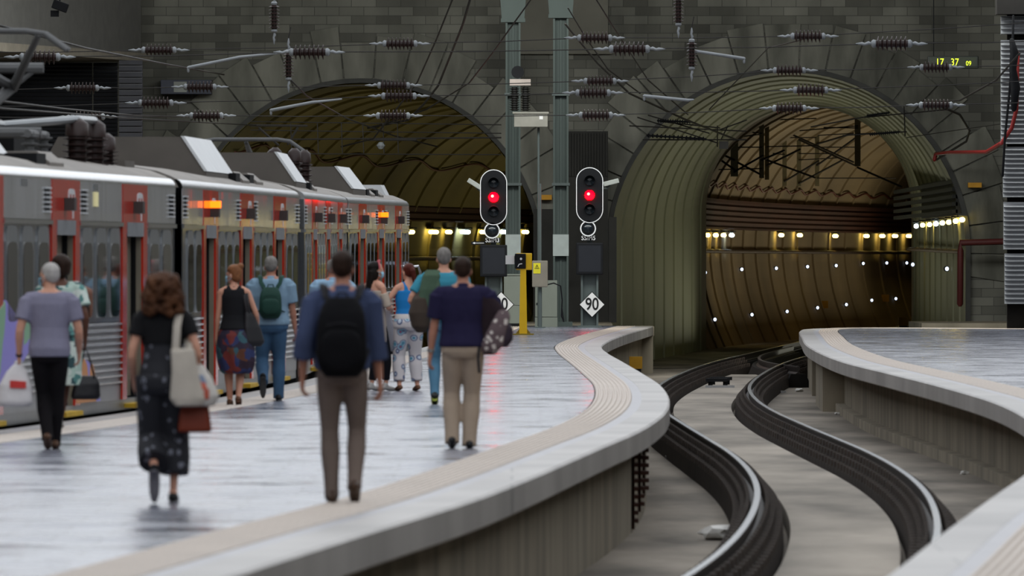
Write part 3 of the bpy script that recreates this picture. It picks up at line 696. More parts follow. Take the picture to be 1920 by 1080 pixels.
def signal(px, top, name, label, arrow, diamond, lit):
    Z = 268.0; k = Z / F; base = Vector(((px - 960) * k, Z, 0)); r = empty('railway_signal', base, 0, label, 'signal', 'platform end signals')
    zc = EYE - (top + 52 - HOR) * k
    q = stadium(0.64, 1.36); plate(q, 0, -0.16, zc, 0.12).build('backboard', s_blk, r)
    ringplate(stadium(0.68, 1.40), q, 0, -0.17, zc, 0.06).build('white_rim', s_rim, r)
    for i, dz in enumerate((0.36, 0.0, -0.36)):
        on = i == 1
        l = MB().lathe([(0, 0.125), (0.03, 0.12), (0.05, 0.06), (0.055, 0.001)], (0, -0.16, zc + dz), (0, -1, 0), 20).build('signal_lens', s_red if on else s_lens, r, smooth=True, label='lit red lens' if on else None)
        if on: MB().ell((-0.03, -0.215, zc + dz + 0.03), 0.035, 0.012, 0.035).build('filament', s_core, l)
        h = MB(); R1 = []
        for yy, rr in ((-0.17, 0.15), (-0.36, 0.145), (-0.36, 0.135), (-0.17, 0.14)):
            R1.append([Vector((rr * math.cos(t), yy, zc + dz + rr * math.sin(t))) for t in [math.radians(10 + 160 * j / 14) for j in range(15)]])
        h.rings(R1 + [R1[0]], False, False); h.build('lens_hood', s_blk, r)
    zl = EYE - (top + 114.5 - HOR) * k
    plate(circ(0.175), -0.04, -0.14, zl, 0.14).build('lower_lamp', s_blk, r); ringplate(circ(0.2), circ(0.17), -0.04, -0.16, zl, 0.06).build('white_rim', s_rim, r)
    MB().lathe([(0, 0.12), (0.03, 0.1), (0.05, 0.001)], (-0.04, -0.145, zl), (0, -1, 0), 18).build('signal_lens', s_lens, r, smooth=True)
    zp = EYE - (top + 132.5 - HOR) * k
    p = MB().box(-0.22, 0.17, -0.1, -0.07, zp - 0.065, zp + 0.065).build('name_plate', s_blk, r)
    o = link('plate_lettering', text_mesh(name, 0.155, 0.002, 0.92, 0, 0.008), s_txt, p); o.location = (-0.03, -0.104, zp)
    if arrow:
        p = MB().box(-0.56, -0.2, -0.1, -0.08, zp - 0.11, zp - 0.03).build('arrow_plate', s_blk, r)
        MB().prism([(-0.53, -0.103, zp - 0.07), (-0.47, -0.103, zp - 0.045), (-0.47, -0.103, zp - 0.064), (-0.24, -0.103, zp - 0.064), (-0.24, -0.103, zp - 0.076), (-0.47, -0.103, zp - 0.076), (-0.47, -0.103, zp - 0.095)], (0, 0.004, 0)).build('arrow', s_txt, p)
    zs_ = EYE - (top + 171 - HOR) * k
    b = MB().box(-0.34, 0.34, -0.2, 0.0, zs_ - 0.4, zs_ + 0.4).build('indicator_box', s_blk, r, bevel=0.03); MB().box(-0.28, 0.28, -0.204, -0.19, zs_ - 0.33, zs_ + 0.33).build('screen', s_scr, b)
    m = MB().box(-0.2, 0.2, 0.02, 0.1, 0.0, zs_ - 0.35).box(-0.22, -0.17, -0.08, 0.16, 0, zs_ - 0.35).box(0.17, 0.22, -0.08, 0.16, 0, zs_ - 0.35); m.build('post', s_post, r)
    MB().box(-0.07, 0.07, 0.02, 0.14, zs_ - 0.4, zc + 0.6).build('mast', s_post, r)
    MB().box(-0.3, 0.3, -0.15, 0.25, 0, 0.05).build('base_plate', s_post, r)
    zd = EYE - (571 - HOR) * k; dx = diamond
    D1 = [(0.33, 0), (0, 0.33), (-0.33, 0), (0, -0.33)]
    d = plate(D1, dx, -0.13, zd, 0.02).build('speed_board', s_btxt, r); w_ = plate([(a * 0.93, b * 0.93) for a, b in D1], dx, -0.136, zd, 0.01).build('speed_board_face', s_wht, d)
    o = link('number', text_mesh('90', 0.43, 0.003, 0.8, 0, 0.012), s_btxt, w_); o.location = (dx, -0.141, zd)
    return r
signal(925.5, 318, 'S3/M3', 'left red railway signal on the platform end, with an arrow plate beside its nameplate', True, 0.19, True)
signal(1105.5, 314, 'S5/M5', 'right red railway signal standing by the right tunnel, full diamond 90 board below', False, 0.06, True)
for px, py, sg, lab in ((890, 345, -1, 'small grey surveillance camera left of the left red signal'), (1146, 342, 1, 'small grey surveillance camera right of the right red signal')):
    q = P(px, py, 270); r = empty('security_camera', q, 0, lab, 'camera')
    m = MB().box(-0.2, 0.2, -0.1, 0.1, -0.06, 0.06, Matrix.Rotation(math.radians(-14 * sg if sg > 0 else 32), 4, 'Y')); m.build('housing', M('camera_shell', '#8e918d', 0.5), r, bevel=0.02)
    MB().limb([(0, 0, -0.04), (-0.12 * sg, 0.02, -0.16), (-0.48 * sg, -1.9, -0.16)], 0.025, 8).build('bracket', s_post, r)

# ------------------------------------------------------------------ line-side posts and boxes at the platform end
c_col = M('grey_green_steel_column', '#424b48', 0.6, 0.1, 0.18, 1.2, (1, 1, 0.2), 0.1, 5)
def column(px, w_px, cap, lab):
    Z = 273.0; k = Z / F; x = (px - 960) * k; w = w_px * k / 2
    r = empty('steel_column', (x, Z, 0), 0, lab, 'column', 'steel columns between the tunnels')
    m = MB().box(-w, w, -0.03, 0.03, 0, 9.2).box(-w, -w + 0.05, -0.2, 0.2, 0, 9.2).box(w - 0.05, w, -0.2, 0.2, 0, 9.2).box(-0.02, 0.02, -0.06, 0.1, 0, 9.2); m.build('shaft', c_col, r)
    z0 = EYE - (cap - HOR) * k
    MB().box(-w - 0.12, w + 0.12, -0.26, 0.24, z0, z0 + 0.1).prism([(-w - 0.1, -0.25, z0 + 0.1), (w + 0.1, -0.25, z0 + 0.1), (w + 0.2, -0.25, 9.3), (-w - 0.2, -0.25, 9.3)], (0, 0.48, 0)).build('head_bracket', c_col, r)
    for z in (5.9, 3.6): MB().box(-w - 0.03, w + 0.03, -0.22, 0.22, z, z + 0.07).build('clamp', s_post, r)
    MB().box(-w - 0.004, w + 0.004, -0.21, 0.21, 1.8, 2.35).build('painted_band', M('pale_grey_paint', '#8d9492', 0.6), r); MB().box(-w - 0.1, w + 0.1, -0.3, 0.3, 0, 0.12).build('base_plate', c_col, r)
column(962, 28, 42, 'left tall steel column, with the grey switch box and two insulators on it')
column(1051.5, 29, 34, 'right tall steel column, plain, standing between the two red signals')
Z = 270.5; k = Z / F
q = P(995, 224, Z); r = empty('switch_gear', q, 0, 'grey switch box with two ribbed insulators mounted high on the left column', 'switch box')
MB().box(-0.42, 0.43, -0.2, 0.25, -0.19, 0.14).box(-0.46, 0.46, -0.24, 0.28, 0.14, 0.19).build('box', M('beige_grey_box', '#7d7b73', 0.6), r, bevel=0.01)
MB().box(0.22, 0.31, -0.206, -0.19, 0.0, 0.1).build('label_plate', s_wht, r)
for dx in (-0.41, -0.13): MB().lathe(ribbed(0, 0, 10, 0.058, 0.075, 0.13), (dx, 0, 0.22), n=14).build('insulator', M('black_porcelain', '#22211f', 0.3), r, smooth=True)
MB().box(-0.53, 0.0, -0.2, 0.2, 0.86, 1.02).build('top_bar', M('pale_insulator_cap', '#9a8f88', 0.6), r)
MB().lathe([(-0.06, 0.02), (-0.06, 0.16), (0.06, 0.16), (0.06, 0.02)], (-0.33, 0, 1.2), (0, 1, 0), 20).build('pulley', t_blk, r)
MB().tube([(0.2, 0.1, -0.2), (0.2, 0.1, -q.z + 0.02)], 0.03).build('conduit', s_post, r)
# yellow help point
Z = 241.4; k = Z / F; r = empty('help_point', ((981 - 960) * k, Z, 0), 0, 'yellow help point post with a black intercom panel, left of centre on the platform end', 'help point')
c_yp = M('bright_yellow_paint', '#d0a608', 0.4, 0, 0.06)
MB().prism([(-0.09, -0.08, 0.03), (0.09, -0.08, 0.03), (0.065, -0.06, 1.5), (-0.065, -0.06, 1.5)], (0, 0.14, 0)).build('post', c_yp, r)
MB().box(-0.24, 0.24, -0.2, 0.2, 0, 0.03).prism([(-0.17, -0.03, 0.03), (0.17, -0.03, 0.03), (0.07, -0.03, 0.16), (-0.07, -0.03, 0.16)], (0, 0.06, 0)).build('base', M('dark_yellow_base', '#7d6a1c', 0.5), r)
MB().box(-0.16, 0.2, -0.04, 0.1, 1.47, 1.85).build('head', c_yp, r, bevel=0.02)
p = MB().box(-0.19, 0.06, -0.1, -0.04, 1.5, 1.84).build('intercom_panel', s_blk, r, bevel=0.02)
MB().lathe([(0, 0.028), (0.02, 0.024)], (-0.05, -0.1, 1.72), (0, -1, 0), 12).build('call_button', s_txt, p)
MB().limb([(-0.12, -0.105, 1.55), (-0.09, -0.105, 1.6), (-0.03, -0.105, 1.61)], 0.012, 6).build('handset_mark', s_txt, p)
MB().box(-0.4, -0.2, 0.0, 0.06, 1.6, 1.8).build('notice', s_wht, r)
# grey electrical cabinets
c_cab = M('pale_grey_cabinet', '#73786f', 0.6, 0, 0.1, 1.5, (1, 1, 0.4))
Z = 271.5; k = Z / F
r = empty('cabinet', ((961 - 960) * k, Z, 0.0), 0, 'tall grey cabinet behind the yellow help point', 'cabinet', 'cabinets at the platform end')
MB().box(-0.22, 0.22, -0.2, 0.2, 0.08, 1.3).box(-0.26, 0.26, -0.22, 0.22, 1.3, 1.34).build('body', c_cab, r, bevel=0.01); MB().box(-0.19, 0.19, -0.212, -0.2, 0.55, 1.25).build('door', c_cab, r); MB().box(-0.24, 0.24, -0.22, 0.22, 0, 0.08).build('plinth', t_blk, r)
r = empty('cabinet', ((1024 - 960) * k, Z - 0.3, 0.0), 0, 'low grey cabinet with a black keyhole behind the warning box', 'cabinet', 'cabinets at the platform end')
MB().box(-0.28, 0.28, -0.2, 0.2, 0.25, 1.18).build('body', c_cab, r, bevel=0.01); MB().box(-0.285, 0.285, -0.21, 0.21, 0.0, 0.24).build('plinth', c_cab, r); MB().box(-0.25, -0.22, -0.21, -0.19, 0.55, 0.61).build('keyhole', s_blk, r)
Z = 266.0; k = Z / F
r = empty('warning_box', ((1012 - 960) * k, Z, 0), 0, 'brown grey box on a thin pole, with a yellow warning sticker', 'electrical box')
MB().box(-0.19, 0.2, -0.12, 0.12, 1.02, 1.68).build('box', M('brown_grey_box', '#6f6a60', 0.5), r, bevel=0.02)
s = MB().box(-0.16, 0.02, -0.125, -0.115, 1.36, 1.62).build('warning_sticker', M('yellow_sticker', '#b9b023', 0.6), r)
m = MB(); m.rings([[Vector((-0.07 + a * f, -0.128, 1.52 + b * f)) for a, b in ((-0.06, -0.04), (0.06, -0.04), (0, 0.065))] for f in (1.0, 0.75)], False); m.build('warning_triangle', s_btxt, s)
MB().limb([(0.005, -0.128 + 0, 1.0)] and [(-0.065, -0.129, 1.55), (-0.078, -0.129, 1.52), (-0.062, -0.129, 1.52), (-0.075, -0.129, 1.49)], 0.005, 5).build('lightning_mark', s_btxt, s)
MB().tube([(0.01, 0, 0), (0.01, 0, 1.02)], 0.045).build('pole', s_post, r); MB().box(-0.12, 0.14, -0.12, 0.12, 0, 0.03).build('base', s_post, r)
MB().tube([(0.01, 0.02, 1.68), (0.01, 0.02, 3.6)], 0.035).build('conduit', s_post, r)
MB().limb([(0.18, 0.0, 1.08), (0.35, 0.1, 1.12), (0.52, 0.1, 1.05), (0.56, 0.1, 0.7), (0.54, 0.1, 0.3), (0.6, 0.1, 0.15), (0.55, 0.1, 0.5)], 0.018, 6).build('loose_cable', s_blk, r)
for px, py, lab in ((1022, 370, 'small yellow plate on the dark wall between the two red signals'), (1828, 347, 'small yellow plate on the stone right of the right tunnel')):
    q = P(px, py, 284.6); m = MB().box(q.x - 0.18, q.x + 0.18, q.y, q.y + 0.45, q.z - 0.065, q.z + 0.065); tag(m.build('number_plate', M('dull_yellow_plate', '#c08a22', 0.6)), lab, 'plate', 'yellow plates on the wall')
# dark panels between the tunnels
for x0, x1, y0, y1, Zc, nm, lab in ((1066, 1140, 246, 604, 283.5, 'black_shutter', 'tall black louvred panel behind the right red signal'), (1000, 1040, 392, 602, 284.2, 'steel_door', 'black steel door in the wall behind the warning box'), (1142, 1156, 407, 607, 281.5, 'cable_duct', 'narrow black vertical duct right of the right red signal')):
    a = P(x0, y0, Zc); b = P(x1, y1, Zc); m = MB().box(a.x, b.x, Zc, Zc + 0.3 if nm != 'cable_duct' else Zc + 0.2, 0.05, a.z)
    if nm == 'black_shutter':
        n = 14
        for i in range(n): m.box(a.x + (b.x - a.x) * (i + 0.25) / n, a.x + (b.x - a.x) * (i + 0.75) / n, Zc - 0.05, Zc, a.z - 1.2, a.z - 0.05)
    tag(m.build(nm, M('black_panel', '#23221f', 0.7, 0, 0.25, 1.5)), lab, nm.replace('_', ' '))
# blue-grey board on the wall, LED clock
q = P(349, 163, 284.3); r = empty('notice_board', q, 0, 'long dark blue board with a pale panel, on the stone wall upper left', 'sign board')
MB().box(-0.68, 0.68, 0.0, 0.7, -0.19, 0.19).build('board', M('dark_blue_board', '#262a3a', 0.5), r, bevel=0.01); MB().box(-0.33, 0.02, -0.02, 0.0, -0.14, 0.14).build('pale_panel', M('pale_panel', '#7d807c', 0.6), r)
Zc = 276.0; k = Zc / F; q = P(1787, 117, Zc); r = empty('led_clock', q, 0, 'black LED clock with lit yellow green digits hanging upper right', 'clock')
MB().box(-0.66, 0.66, -0.02, 0.14, -0.165, 0.165).build('case', M('dark_clock_case', '#20241f', 0.4), r, bevel=0.03); MB().box(-0.6, 0.6, -0.026, -0.01, -0.13, 0.13).build('display_glass', M('olive_display', '#3b4034', 0.2), r)
led = ME('led_digits', '#d8ee28', 1.3)
for t, px, sz in (('17', 1762, 0.26), ('37', 1790, 0.26), ('09', 1816, 0.17)):
    o = link('digits', text_mesh(t, sz, 0.003, 0.85), led, r); o.location = ((px - 1787) * k, -0.032, 0.0 if sz > 0.2 else -0.03)
MB().tube([(-0.5, 0.06, 0.16), (-0.5, 0.06, 2.6)], 0.012).build('hanging_cable', s_blk, r)

# ------------------------------------------------------------------ louvred buildings at both sides
c_lou = M('dark_louvre', '#2b2c30', 0.6, 0, 0.15)
u = MB(); a0 = Vector((-14.6, 262, 0)); a1 = Vector((-9.85, 283, 0)); 
back = [Vector((-17.8, 283, 0)), Vector((-17.8, 262, 0))]
r = empty('gantry_room', (0, 0, 0), 0, 'dark overhanging room with louvred walls in the upper left corner', 'building')
MB().prism([p + Vector((0, 0, 7.15)) for p in (a0, a1, back[0], back[1])], (0, 0, 3.2)).build('upper_room', M('beige_grey_cladding', '#5f5e5c', 0.7, 0, 0.1), r)
MB().prism([p + Vector((0, 0, 6.95)) for p in (a0 + Vector((0.25, -0.2, 0)), a1 + Vector((0.25, -0.2, 0)), back[0], back[1])], (0, 0, 0.22)).build('ledge', M('pale_ledge', '#7a746a', 0.7), r)
def louvre(x0, x1, z0, z1, Zc, pitch, mat):
    m = MB().box(x0, x1, Zc + 0.08, Zc + 0.3, z0, z1); z = z0
    while z < z1 - pitch * 0.5:
        m.rings([[Vector((x, Zc + 0.08, z + pitch * 0.15)), Vector((x, Zc - 0.02, z + pitch * 0.1)), Vector((x, Zc, z + pitch * 0.25)), Vector((x, Zc + 0.08, z + pitch * 0.8))] for x in (x0, x1)]); z += pitch
    return m
for x0, x1 in ((0, 112), (115, 172), (178, 220)):
    a = P(x0 - 3, 70, 281); b = P(x1, 0, 281); louvre(a.x, b.x, BED, 6.9, 281, 0.1, c_lou).build('louvre_wall', c_lou, r)
a = P(223, 70, 279.5); b = P(267, 0, 279.5); louvre(a.x, b.x, BED, 6.9, 279.5, 0.16, c_lou).build('louvre_wall', M('grey_louvre', '#45454a', 0.6, 0, 0.1), r)
q = P(112, 12, 258); b = empty('floodlight', q, 0, 'small dark floodlight under the upper left room', 'lamp')
MB().box(-0.18, 0.2, -0.15, 0.15, -0.1, 0.12, Matrix.Rotation(0.35, 4, 'Y')).build('lamp_head', t_blk, b, bevel=0.02); MB().box(-0.22, -0.02, -0.05, 0.05, -0.25, -0.1).build('bracket', t_blk, b); MB().tube([(0, 0, 0.1), (0, 0.2, 1.5)], 0.02).build('stem', t_blk, b)
c_alu = M('aluminium_slats', '#8f9194', 0.4, 0.4, 0.12, 3.0, (0.3, 1, 6))
r = empty('louvred_tower', (0, 0, 0), 0, 'bright aluminium slatted tower at the right edge of the photo', 'louvred tower')
Zc = 262.0
for y0, y1, xx in ((30, 64, 1877), (75, 270, 1877), (277, 370, 1881), (379, 468, 1882), (476, 570, 1884)):
    a = P(xx, y0, Zc); b = P(1990, y1, Zc); louvre(a.x, b.x, b.z, a.z, Zc, 0.115, c_alu).build('slat_panel', c_alu, r)
a = P(1888, 0, Zc + 0.5); MB().box(a.x, 13.5, Zc + 0.3, Zc + 0.6, 0.001, 7.9).build('frame', c_dark, r); a = P(1868, 27, Zc); MB().box(a.x, 13.6, Zc - 0.4, Zc + 0.6, a.z, a.z + 0.9).build('top_beam', M('dark_beam', '#23211f', 0.8), r)

# ------------------------------------------------------------------ overhead line: cross spans with insulators
c_wire = M('dark_wire', '#2c2a28', 0.6, 0.2, 0.1); c_fit = M('zinc_fitting', '#83878a', 0.5, 0.2, 0.1)
ins_body = None
def make_ins(parent, q, sc=1.0, rot=0.0, vertical=False):
    """strain insulator: ribbed porcelain between two zinc fittings"""
    global ins_body
    if ins_body is None:
        b = MB().lathe(ribbed(0, 0, 7, 0.0915, 0.07, 0.15), (-0.325, 0, 0), (1, 0, 0), 16).mesh('insulator', True)
        f = MB().lathe([(0, 0.075), (0.05, 0.085), (0.09, 0.05)], (0.325, 0, 0), (1, 0, 0), 12).limb([(0.4, 0, 0), (0.47, 0, 0.015), (0.54, 0, -0.012), (0.6, 0, 0.0), (0.72, 0, 0.0)], [0.022, 0.036, 0.028, 0.034, 0.01], 8).mesh('end_fitting', True)
        ins_body = (b, f); b.materials.append(t_ins); f.materials.append(c_fit)
    o = bpy.data.objects.new('insulator', ins_body[0]); COL.objects.link(o); o.parent = parent; o.location = q; o.scale = (sc,) * 3
    o.rotation_euler = (0, math.radians(90) if vertical else rot, 0)
    for s in (0, math.pi):
        e = bpy.data.objects.new('end_fitting', ins_body[1]); COL.objects.link(e); e.parent = o; e.rotation_euler = (0, 0, s)
    return o
SPANS = [('highest and nearest cross wire, with the four largest insulators', 215, [(-40, 109), (75, 107), (580, 98), (1180, 92), (1672, 82), (1960, 76)]),
         ('second cross wire from the top, passing just above both arches', 252, [(-40, 98), (298, 94), (750, 82), (1115, 71), (1515, 68), (1960, 40)]),
         ('third cross wire, touching the crown of the left arch', 255, [(-40, 167), (155, 165), (375, 163), (738, 160), (1125, 152), (1480, 132), (1755, 126), (1960, 120)]),
         ('fourth cross wire, crossing inside the tops of both arches', 250, [(-40, 200), (292, 193), (748, 180), (1112, 174), (1520, 169), (1960, 150)]),
         ('lowest cross wire, just above the tunnel catenary', 258, [(-40, 219), (165, 219), (387, 217), (737, 217), (1117, 216), (1480, 203), (1755, 197), (1960, 190)])]
for lab, Zs, pts in SPANS:
    r = empty('cross_span', (0, Zs, 0), 0, lab, 'overhead wire', 'cross wires of the overhead line')
    Q = [P(x, y, Zs) - Vector((0, Zs, 0)) for x, y in pts]
    for i in range(len(Q) - 1):
        d = (Q[i + 1] - Q[i]).normalized(); a = Q[i] + d * (0.68 if i else 0); b = Q[i + 1] - d * (0.68 if i < len(Q) - 2 else 0)
        MB().tube([a, a.lerp(b, 0.5) + Vector((0, 0, -0.02)), b], 0.011, 5).build('wire', c_wire, r)
    for q, (x, y) in zip(Q[1:-1], pts[1:-1]): make_ins(r, q, 1.0 if Zs != 255 else 0.95)
for px, py, Zs, lab in ((514, 32, 240, 'upright insulator near the top, above the left arch, left of centre'), (541, 122, 240, 'upright insulator just above the left arch'), (1272, 20, 240, 'upright insulator at the top edge above the right arch'), (1297, 102, 240, 'upright insulator left of the crown of the right arch')):
    q = P(px, py, Zs); r = empty('hanging_insulator', q, 0, lab, 'insulator', 'upright insulators of the overhead line'); make_ins(r, (0, 0, 0), 0.85, 0, True)
    MB().tube([(0, 0, 0.6), (0, 0, 2.2)] if py < 60 else [(0, 0, 0.6), (0.05, 0, 0.85)], 0.012, 5).build('hanger', c_wire, r)
for pts, lab in ((((353, 127), (450, 107), (540, 98)), 'pale steady arm above the left arch'), (((508, 207), (585, 192), (640, 186)), 'pale steady arm inside the left arch'), (((1395, 110), (1304, 96), (1290, 95)), 'pale steady arm above the right arch'), (((1208, 180), (1290, 188), (1300, 187)), 'pale steady arm at the left shoulder of the right arch')):
    m = MB().limb([P(x, y, 243) for x, y in pts], [0.04, 0.035, 0.02], 8).limb([P(pts[0][0], pts[0][1], 243), P(pts[0][0], pts[0][1] + 7, 243)], 0.03, 6)
    tag(m.build('steady_arm', c_fit, smooth=True), lab, 'steady arm', 'steady arms of the overhead line')
WIRES = [(0.02, [(-30, 40, 150), (160, 90, 190), (310, 120, 235), (420, 140, 275)], 'wire slanting down from the upper left corner to the left arch'),
         (0.018, [(-30, 186, 130), (120, 204, 190), (250, 216, 240), (420, 222, 275)], 'upper of two long wires above the near train roof'),
         (0.018, [(-30, 201, 130), (120, 212, 190), (250, 222, 240), (480, 235, 276)], 'lower of two long wires above the near train roof'),
         (0.02, [(545, 150, 243), (575, 180, 250), (650, 222, 268), (740, 255, 280), (820, 275, 284)], 'pale wire slanting across the left arch'),
         (0.03, [(884, -10, 255), (868, 45, 258), (846, 100, 262), (822, 160, 266), (795, 195, 270), (765, 225, 276), (690, 240, 280)], 'thick black cable curving down into the left arch'),
         (0.022, [(852, -10, 255), (820, 70, 258), (782, 155, 264), (700, 260, 272), (640, 275, 279)], 'thin black cable curving down left of the thick one'),
         (0.02, [(1002, -10, 250), (930, 90, 258), (880, 155, 264), (800, 205, 271), (700, 240, 279)], 'cable slanting down behind the left steel column'),
         (0.026, [(1060, 45, 262), (1120, 118, 266), (1180, 175, 270), (1280, 222, 276), (1380, 262, 284)], 'black cable slanting from the right column into the right arch'),
         (0.018, [(1112, -10, 255), (1150, 50, 260), (1215, 150, 268), (1290, 215, 276)], 'thin wire slanting to the left shoulder of the right arch'),
         (0.018, [(1065, 15, 262), (1098, 70, 264), (1140, 130, 268), (1200, 175, 271)], 'thin wire close right of the right column'),
         (0.026, [(1912, 100, 258), (1868, 150, 262), (1800, 188, 266), (1760, 190, 268)], 'black cable running from the slatted tower to an insulator'),
         (0.03, [(1760, 198, 268), (1800, 215, 275), (1818, 245, 280), (1812, 265, 282), (1755, 300, 284)], 'black looped cable beside the right arch'),
         (0.012, [(1700, 258, 282), (1780, 246, 280), (1880, 232, 270), (1950, 222, 262)], 'pale thin wire right of the right arch'),
         (0.016, [(1520, 66, 252), (1502, 75, 255), (1440, 90, 262), (1330, 205, 274)], 'thin wire over the crown of the right arch')]
for rad, pts, lab in WIRES:
    tag(MB().limb([P(*p) for p in pts], rad, 6).build('overhead_cable', c_wire, smooth=True), lab, 'cable', 'loose cables of the overhead line')
# catenary inside the left arch: two level wires with droppers
r = empty('contact_line', (0, 0, 0), 0, 'level contact wires with droppers across the left tunnel mouth', 'overhead wire')
for y0, y1 in ((228, 234), (262, 258), (288, 290), (244, 250)):
    MB().tube([P(470, y0, 277), P(700, (y0 + y1) / 2, 277), P(940, y1, 277)], 0.014 if y0 != 262 else 0.022, 5).build('wire', c_wire, r)
for px in (545, 595, 640, 680, 718, 745): MB().tube([P(px, 231, 277), P(px + 2, 287, 277)], 0.014, 5).build('dropper', c_wire, r)
for p, q in (((486, 240), (522, 272)), ((558, 240), (540, 270)), ((470, 235), (575, 236)), ((690, 262), (780, 262))): MB().limb([P(p[0], p[1], 277), P(q[0], q[1], 277)], 0.035, 6).build('registration_arm', c_wire, r)
MB().lathe([(-0.09, 0.05), (0, 0.12), (0.09, 0.05)], P(714, 273, 277), n=10).build('tensioner', c_fit, r)
r = empty('contact_line', (0, 0, 0), 0, 'tangle of contact wires with ribbed rods at the left shoulder of the right arch', 'overhead wire')
for a_, b_ in (((1180, 236), (1400, 246)), ((1195, 220), (1345, 268)), ((1205, 262), (1400, 262)), ((1240, 228), (1350, 240)), ((1345, 236), (1345, 275)), ((1365, 236), (1352, 262)), ((1350, 243), (1400, 225)), ((1215, 216), (1330, 250)), ((1520, 238), (1660, 212)), ((1580, 254), (1700, 247)), ((1695, 200), (1697, 255)), ((1620, 220), (1780, 205))):
    MB().tube([P(a_[0], a_[1], 283), P(b_[0], b_[1], 283.4)], 0.018, 5).build('wire', c_wire, r)
for a_, b_ in (((1212, 254), (1330, 261)), ((1232, 226), (1300, 229)), ((1625, 217), (1670, 211)), ((1630, 252), (1690, 247))):
    A_, B_ = P(a_[0], a_[1], 282.8), P(b_[0], b_[1], 282.8); n_ = (B_ - A_).length
    MB().lathe(ribbed(0, 0, 14, n_ / 15, 0.025, 0.06), A_, B_ - A_, 8).build('rod_insulator', s_blk, r)
MB().box(-0.12, 0.12, -0.1, 0.1, -0.1, 0.1, Matrix.Translation(P(1357, 272, 283))).build('tensioner', c_wire, r)
# hangers from the far vault
c_hang = M('olive_steel_hanger', '#77735c', 0.6, 0, 0.15)
POSTS = [(1377, 14, 248, 331, 352, 'leftmost hanger post, short and thick, in the right tunnel', [((1377, 300), (1340, 283)), ((1377, 318), (1340, 292)), ((1377, 322), (1430, 292)), ((1384, 305), (1424, 326)), ((1377, 246), (1424, 232)), ((1377, 258), (1424, 252)), ((1377, 270), (1345, 266))]),
         (1428, 9, 205, 334, 354, 'second hanger post from the left in the right tunnel', [((1428, 300), (1470, 282)), ((1428, 276), (1345, 276)), ((1428, 250), (1384, 245)), ((1428, 316), (1340, 318))]),
         (1438, 8, 205, 337, 358, 'third hanger post from the left, close beside the second', [((1438, 310), (1500, 280)), ((1438, 275), (1530, 273)), ((1438, 300), (1528, 333)), ((1438, 225), (1530, 222))]),
         (1471, 8, 203, 349, 374, 'hanger post with a flared head, left of three alike', [((1471, 340), (1535, 302)), ((1471, 246), (1600, 304)), ((1471, 250), (1420, 240)), ((1471, 258), (1530, 258)), ((1465, 248), (1430, 252)), ((1471, 290), (1400, 282))]),
         (1498, 8, 203, 349, 378, 'hanger post with a flared head, middle of three alike', [((1498, 344), (1580, 300)), ((1498, 262), (1605, 311)), ((1498, 288), (1560, 288)), ((1498, 245), (1560, 240)), ((1498, 300), (1570, 296))]),
         (1532, 8, 203, 349, 382, 'hanger post with a flared head, right of three alike', [((1532, 310), (1605, 258)), ((1532, 270), (1600, 250)), ((1532, 334), (1680, 334)), ((1532, 254), (1600, 250)), ((1532, 276), (1605, 276))]),
         (1608, 11, 228, 312, 356, 'rightmost hanger post in the right tunnel', [((1608, 240), (1545, 239)), ((1608, 314), (1690, 350)), ((1608, 251), (1680, 248)), ((1608, 236), (1500, 245))])]
for px, w, y0, y1, Zp, lab, arms in POSTS:
    k = Zp / F; q = P(px, y1, Zp); h = (y1 - y0) * k; r = empty('hanger_post', q, 0, lab, 'hanger post', 'hanger posts in the right tunnel'); ww = w * k / 2
    MB().box(-ww, ww, -0.06, 0.06, 0, h + 0.3).build('post', c_hang, r)
    if w == 8 and px > 1450: MB().prism([(-ww, -0.1, h - 0.25), (ww, -0.1, h - 0.25), (ww + 0.16, -0.1, h + 0.05), (ww + 0.16, -0.1, h + 0.35), (-ww - 0.16, -0.1, h + 0.35), (-ww - 0.16, -0.1, h + 0.05)], (0, 0.2, 0)).build('flared_head', c_hang, r)
    for a, b in arms: MB().limb([P(a[0], a[1], Zp - 0.1) - q, P(b[0], b[1], Zp - 0.2) - q], 0.038 if abs(a[1] - b[1]) > 12 else 0.022, 6).build('cantilever_arm', c_wire, r)
# red hoses and pipes on the right
c_hose = M('red_hose', '#7a1c1a', 0.5, 0, 0.1)
m = MB().limb([P(x, y, 283.5 if x < 1760 else 276 if x < 1800 else 266 if x < 1860 else 261.3) for x, y in ((1752, 300), (1755, 288), (1780, 286), (1850, 285), (1878, 268), (1897, 240), (1906, 205), (1908, 100))], 0.05, 8)
tag(m.build('red_hose', c_hose, smooth=True), 'red hose curving from the right arch up to the slatted tower', 'hose')
tag(MB().limb([P(x, y, 283.6) for x, y in ((1800, 570), (1801, 470), (1801, 455), (1880, 453), (1920, 453))], 0.085, 8).build('red_pipe', M('dark_red_pipe', '#4c1c1a', 0.6), smooth=True), 'dark red pipe with an elbow right of the right tunnel', 'pipe')
tag(MB().limb([P(x, y, 261.2) for x, y in ((1900, 30), (1898, 110), (1892, 180), (1884, 260), (1880, 330))], 0.03, 6).build('tower_cable', s_blk, smooth=True), 'black cable hanging down the front of the slatted tower', 'cable')
m = MB().limb([P(x, y, 260.9) for x, y in ((1897, 75), (1902, 100), (1899, 130), (1904, 165), (1901, 205))], [0.06, 0.11, 0.09, 0.12, 0.07], 10)
tag(m.build('cable_joint', s_blk, smooth=True), 'lumpy black cable joint on the slatted tower', 'cable joint')

